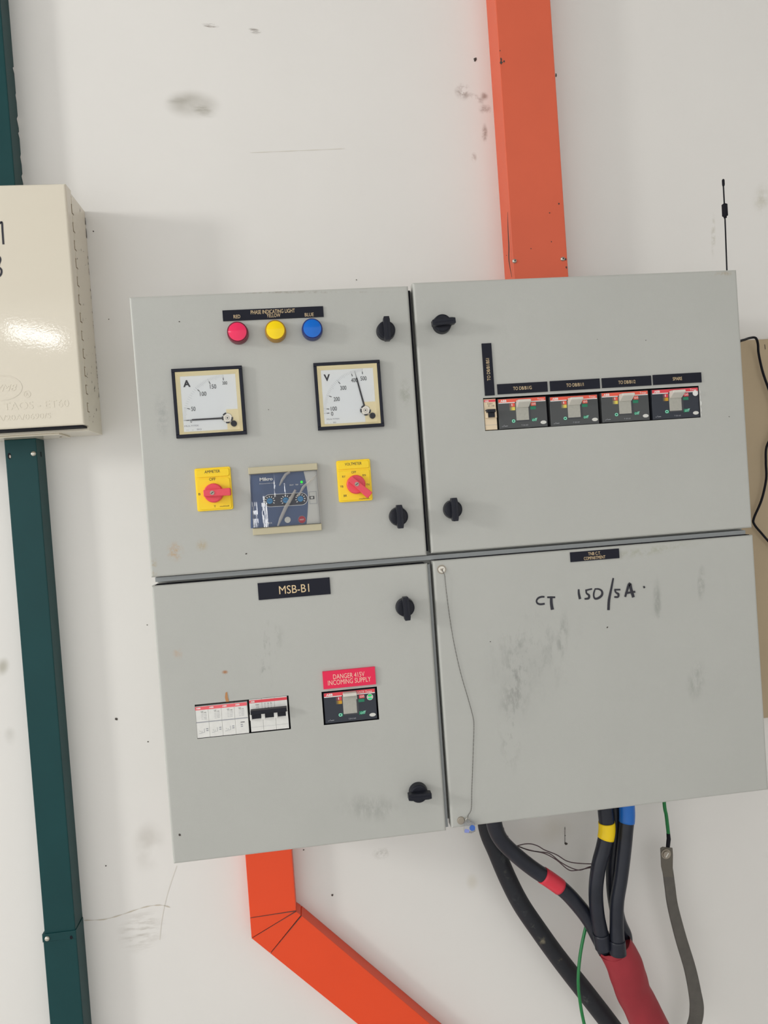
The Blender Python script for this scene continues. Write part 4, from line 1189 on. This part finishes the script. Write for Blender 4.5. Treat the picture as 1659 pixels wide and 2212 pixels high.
# black lead hanging in front of the board
q = [(1570, 742), (1604, 735), (1620, 730), (1632, 730), (1637, 742), (1639, 765), (1648, 805), (1662, 845), (1674, 885), (1672, 930), (1656, 965), (1654.5, 1000), (1655, 1035), (1645, 1080), (1629, 1118), (1629, 1132), (1645, 1152), (1668, 1178), (1700, 1210)]
YA = YF + .02
while P(1571, 604, YA).x < bx1 + .011: YA += .0005
ZA = P(1571, 640, YA).z
pts = smooth([Vector((bx1 + .011, YA, ZA - .010)), P(1577, 690, YA + .005), P(1588, 735, -.14)] + [P(a, b, -.10 if i < 2 else -.028 - .05*max(0, 1 - i/5)) for i, (a, b) in enumerate(q) if i], 6)
m = MB().tube(pts, .0021, gasket, 8)
m.build('antenna_lead', cat='cable', label='thin black cable looping out beside the right edge of the switchboard', loc=P(1640, 900, -.028))

# ------------------------------------------------------------------ antenna on the roof
AN = root('antenna', (bx1 + .006, YA, ZA), 'slender black whip antenna rising beside the top right corner of the switchboard', 'antenna')
def an(px, py): return P(px, py, YA)
m = MB(); n = 20
m.add([(bx1 + dx, YA + r*math.cos(2*math.pi*k/n), ZA + r*math.sin(2*math.pi*k/n)) for dx, r in ((0, .015), (.006, .014), (.009, .008)) for k in range(n)],
      [(q*n+k, q*n+(k+1) % n, (q+1)*n+(k+1) % n, (q+1)*n+k) for q in (0, 1) for k in range(n)] + [tuple(range(2*n, 3*n)), tuple(range(n-1, -1, -1))], gasket)
m.build('magnetic_base', AN, AN)
b0 = an(1571, 604)
m = MB().tube(smooth([(bx1 + .007, YA, ZA), (b0.x, YA, ZA + .004), (b0.x, YA, ZA + .014), b0, an(1570, 580), an(1566, 470), an(1562.5, 400)], 4), .0011, gasket, 8); m.build('whip', AN, AN)
m = MB().tube([an(1567, 471), an(1566.3, 468), an(1566.25, 466), an(1565, 442), an(1564.9, 440)], [.0022, .0024, .0043, .0043, .0020], gasket, 14); m.build('coil_sleeve', AN, AN)
m = MB().tube([an(1562.9, 402), an(1562.7, 399), an(1562.2, 389), an(1562.1, 387)], [.0014, .0020, .0020, .0010], gasket, 10); m.build('tip', AN, AN)

# ------------------------------------------------------------------ cables below
def cable_pts(lst, n=6):
    """(px, py, y, r_px); a first entry with py None starts at the cabinet floor"""
    out = []; rad = []
    for px, py, y, r in lst:
        if py is None:
            q1 = P(lst[1][0], lst[1][1], lst[1][2]); p = P(px, 1730, y); p.z = zbot - .001
            p.x = q1.x + (p.x - q1.x)*.25
            out.append(p); rad.append(r*pxm(y)); p = p + Vector((0, 0, -.02))
        else: p = P(px, py, y)
        out.append(p); rad.append(r*pxm(y))
    return smooth(out, n), lerp_list(rad, n)
# loose thick black cable
pts, rad = cable_pts([(1046, None, -.066, 20), (1052, 1786, -.066, 20), (1073, 1841, -.066, 20), (1099, 1902, -.065, 20), (1126.6, 1955, -.063, 20), (1164.6, 2011, -.06, 20), (1197.5, 2057, -.056, 20), (1228, 2097, -.052, 20.5), (1262, 2140, -.048, 21), (1307, 2198, -.045, 21), (1350, 2255, -.044, 21)])
cn = rubberD.noise(90, 6, .7)
for px, py, rx, ry, rgb in ((1096, 1888, 10, 26, (112, 108, 96)), (1122, 1950, 18, 40, (76, 78, 80)), (1170, 2030, 13, 20, (126, 120, 100)), (1150, 2000, 8, 20, (100, 100, 92)), (1210, 2078, 11, 14, (130, 116, 100)), (1270, 2165, 14, 18, (92, 94, 92)), (1085, 1850, 10, 30, (74, 76, 78))):
    rubberD.spot(P(px, py, -.07) - P(1200, 2100, -.065), rx*pxm(-.07), ry*pxm(-.07), -.5, rgb, .75, cn, .50, .64)
m = MB().tube(pts, rad, rubberD, 20)
m.build('power_cable', cat='cable', label='dusty loose black cable curving from below the handwritten door to the bottom edge', loc=P(1200, 2100, -.065))
# four core cable
FC = root('four_core_cable', P(1330, 2050, -.085), 'thick red sheathed cable splitting into four black cores below the switchboard', 'cable')
def core(lst, tapes, rr=1.0, label=None, n=8, ends=True):
    pts, rad = cable_pts(lst, n)
    o = MB().tube(pts, rad, rubber, 20).build('core', FC, FC, label=label)
    for a, b, mt, nm in tapes:          # index range along the core
        i0, i1 = int(a*(len(pts)-1)), int(b*(len(pts)-1))
        MB().tube(pts[i0:i1+1], [r*1.07 for r in rad[i0:i1+1]], mt, 20).build('colour_tape', o, FC, label=nm + ' tape band')
    if ends:
        MB().tube(pts[-n-1:], [r*1.1 for r in rad[-n-1:]], rubber, 20).build('end_collar', o, FC)
    return o
def frac(lst, py):
    """fraction along a core at picture height py"""
    for i in range(len(lst)-1):
        a = lst[i][1] if lst[i][1] is not None else 1700; b = lst[i+1][1]
        if a <= py <= b: return (i + 1 + (py-a)/(b-a))/len(lst)
    return 1
lst = [(1060, None, -.106, 18), (1068, 1781, -.106, 18), (1083.5, 1816, -.106, 17), (1114, 1846.6, -.106, 17), (1152, 1877, -.106, 17), (1190, 1902, -.104, 17), (1220, 1925, -.101, 17), (1248, 1955, -.096, 17), (1273, 1988, -.094, 17), (1291, 2022, -.092, 17), (1306, 2052, -.09, 17)]
core(lst, [(frac(lst, 1890), frac(lst, 1918), tapeR, 'red')], label='black core with a red tape band', ends=False)
lst = [(1312, None, -.088, 16), (1330, 1780, -.085, 16), (1327, 1830, -.085, 16), (1324, 1880, -.085, 15.5), (1326, 1930, -.083, 15.5), (1336, 1985, -.080, 15.5), (1350, 2020, -.078, 15.5), (1352, 2046, -.08, 14)]
core(lst, [], label='plain black core behind the others', ends=False)
lst = [(1298, None, -.105, 16.5), (1308, 1755, -.105, 17), (1311, 1793, -.105, 17.5), (1304, 1830, -.106, 17), (1293, 1872, -.108, 16.5), (1287, 1922.5, -.110, 16), (1290, 1973, -.110, 16), (1298, 2015, -.110, 16.5), (1303, 2048, -.110, 16.5)]
core(lst, [(frac(lst, 1776), frac(lst, 1812), tapeY, 'yellow')], label='black core with a yellow tape band')
lst = [(1350, None, -.106, 16.5), (1354.5, 1755, -.106, 16.5), (1352, 1796, -.108, 16), (1347, 1846.6, -.110, 16), (1341, 1897, -.112, 15.5), (1333, 1948, -.114, 15.5), (1332, 1998, -.116, 15.5), (1333, 2030, -.118, 16.5), (1335, 2060, -.119, 17)]
core(lst, [(.05, frac(lst, 1777), tapeB, 'blue')], label='black core with a blue tape band')
# red heat shrink sheath: starts with a lobed mouth
pts, rad = cable_pts([(1328, 2041, -.094, 39), (1333, 2052, -.094, 40), (1349, 2084, -.093, 41.5), (1358, 2112, -.092, 41.5), (1367, 2140, -.091, 40), (1381, 2168, -.09, 40), (1396, 2198, -.09, 41), (1425, 2260, -.09, 42)], 5)
m = MB(); n = 28; vs = []; fs = []
for i, p in enumerate(pts):
    t = (pts[min(i+1, len(pts)-1)] - pts[max(i-1, 0)]).normalized(); s = t.cross(Vector((0, -1, 0))).normalized(); u = s.cross(t).normalized()
    lob = max(0, 1 - i/8)
    for k_ in range(n):
        a = 2*math.pi*k_/n
        r = rad[i]*(1 + .05*lob*math.cos(3*a + 1) + .012*math.sin(5*a + i*.7))
        q_ = p + s*(r*math.cos(a)) + u*(r*.74*math.sin(a))
        if i == 0: q_ += Vector((0, 0, .0035*math.cos(2*a + .4) - .002))
        vs.append(q_)
for i in range(len(pts)-1):
    for k_ in range(n): fs.append((i*n+k_, i*n+(k_+1) % n, (i+1)*n+(k_+1) % n, (i+1)*n+k_))
m.add(vs, fs, sheath, True); m.add([vs[k_] + Vector((0, 0, -.006)) for k_ in range(n)], [tuple(range(n))], sheath)
m.build('red_sheath', FC, FC, label='dark red heat-shrink sheath')
# thin wires between the cores
W7 = q4(1000, 1720, 3.95)
for lst, nm in (([(440, 424), (455, 425), (520, 409), (580, 407), (640, 425), (700, 460), (800, 500), (880, 550), (960, 570), (1085, 577), (1150, 576)], 'topmost of three thin dark wires between the red-taped and yellow-taped cores'),
                ([(445, 424), (480, 430), (560, 460), (650, 475), (740, 490), (830, 560), (920, 610), (1000, 630), (1085, 600), (1140, 596)], 'middle of three thin dark wires between the red-taped and yellow-taped cores'),
                ([(480, 430), (520, 446), (600, 467), (700, 490), (800, 545), (900, 627), (970, 632), (1085, 610), (1140, 606)], 'lowest of three thin dark wires between the red-taped and yellow-taped cores')):
    pp = smooth([P(*W7(a, b), -.10) for a, b in lst], 5)
    MB().tube(pp, .0009, Mat('thin_wire', (70, 52, 56), .5), 6).build('signal_wire', cat='wire', label=nm, group='thin wires below the switchboard', loc=pp[0])
pp = [P(*W7(a, b), -.085) for a, b in [(318, 180), (330, 235), (345, 270), (352, 300), (362, 325), (385, 345)]]
pp[0].z = zbot
MB().tube(smooth(pp, 5), .0010, Mat('brown_wire', (86, 62, 66), .5), 6).build('signal_wire', cat='wire', label='short brown wire stub coming down behind the red-taped core at the cabinet edge', loc=pp[0])
# green earth wire behind the cores
pp, rr = cable_pts([(1309, None, -.065, 3.6), (1309, 1795, -.065, 3.6), (1302, 1830, -.065, 3.6), (1293, 1872, -.065, 3.6), (1286, 1922, -.065, 3.6), (1279, 1960, -.067, 3.6), (1266, 2000, -.078, 3.6), (1253.6, 2061, -.09, 3.7), (1249, 2119, -.10, 3.7), (1253.6, 2168, -.10, 3.7), (1262, 2212, -.10, 3.8), (1275, 2260, -.10, 3.8)])
MB().tube(pp, rr, wireG, 10).build('earth_wire', cat='wire', label='green earth wire hanging behind the black cores beside the red sheath', loc=P(1260, 2100, -.09))
# earth strap with its lug and lead
yS = -.045
EW = root('earth_wire', P(1440, 1780, yS), 'short green earth wire with black sleeve above the flat grey strap', 'wire')
pp, rr = cable_pts([(1432, None, yS, 4), (1435, 1737, yS, 4), (1439, 1760, yS, 4), (1442, 1785, yS, 4), (1444, 1803, yS, 4)])
MB().tube(pp, rr, wireG, 10).build('insulation', EW, EW)
pp = [P(a, b, yS) for a, b in [(1443.5, 1800), (1444.5, 1812), (1443, 1826), (1442, 1836)]]
MB().tube(pp, [.0032, .0036, .0034, .0030], gasket, 10).build('sleeve', EW, EW, label='black sleeve')
ES = root('earth_strap', P(1470, 2000, yS), 'flat tarnished earthing strap hanging from its bolted lug at the lower right', 'strap')
pp, rr = cable_pts([(1440, 1868, yS, 12.5), (1443, 1885, yS, 12.5), (1447, 1915, yS, 12.5), (1453, 1957, yS, 12.5), (1470, 2024, yS, 13.5), (1490, 2091, yS, 14), (1501, 2144, yS, 15), (1505, 2178, yS - .003, 17), (1500, 2212, yS, 17), (1480, 2262, yS, 17)])
MB().tube(pp, rr, strapM, 16, flat=.0022).build('strap', ES, ES)
lug = [(1426, 1832), (1431, 1829), (1452, 1831), (1453, 1846), (1452.5, 1875), (1453, 1894), (1433, 1894), (1428, 1872)]
m = MB().prism([(P(a, b, yS-.003).x, P(a, b, yS-.003).z) for a, b in lug[::-1]], yS - .0048, yS - .0024, Mat('lug_metal', (104, 100, 92), .4, metal=.6)); m.build('lug', ES, ES, label='grey metal lug', bevel=.0006)
c = P(1439, 1845, yS - .006)
m = MB().disc((c.x, 0, c.z), .0088, yS - .0066, yS - .0048, steelD, 22, .0005); m.disc((c.x, 0, c.z), .0066, yS - .0098, yS - .0066, steelD, 6 if 0 else 20, .001)
m.ribbon([(c.x - .0026, c.z - .0034), (c.x + .0026, c.z + .0034)], .0014, yS - .0100, white); m.build('bolt', ES, ES, label='round slotted bolt')
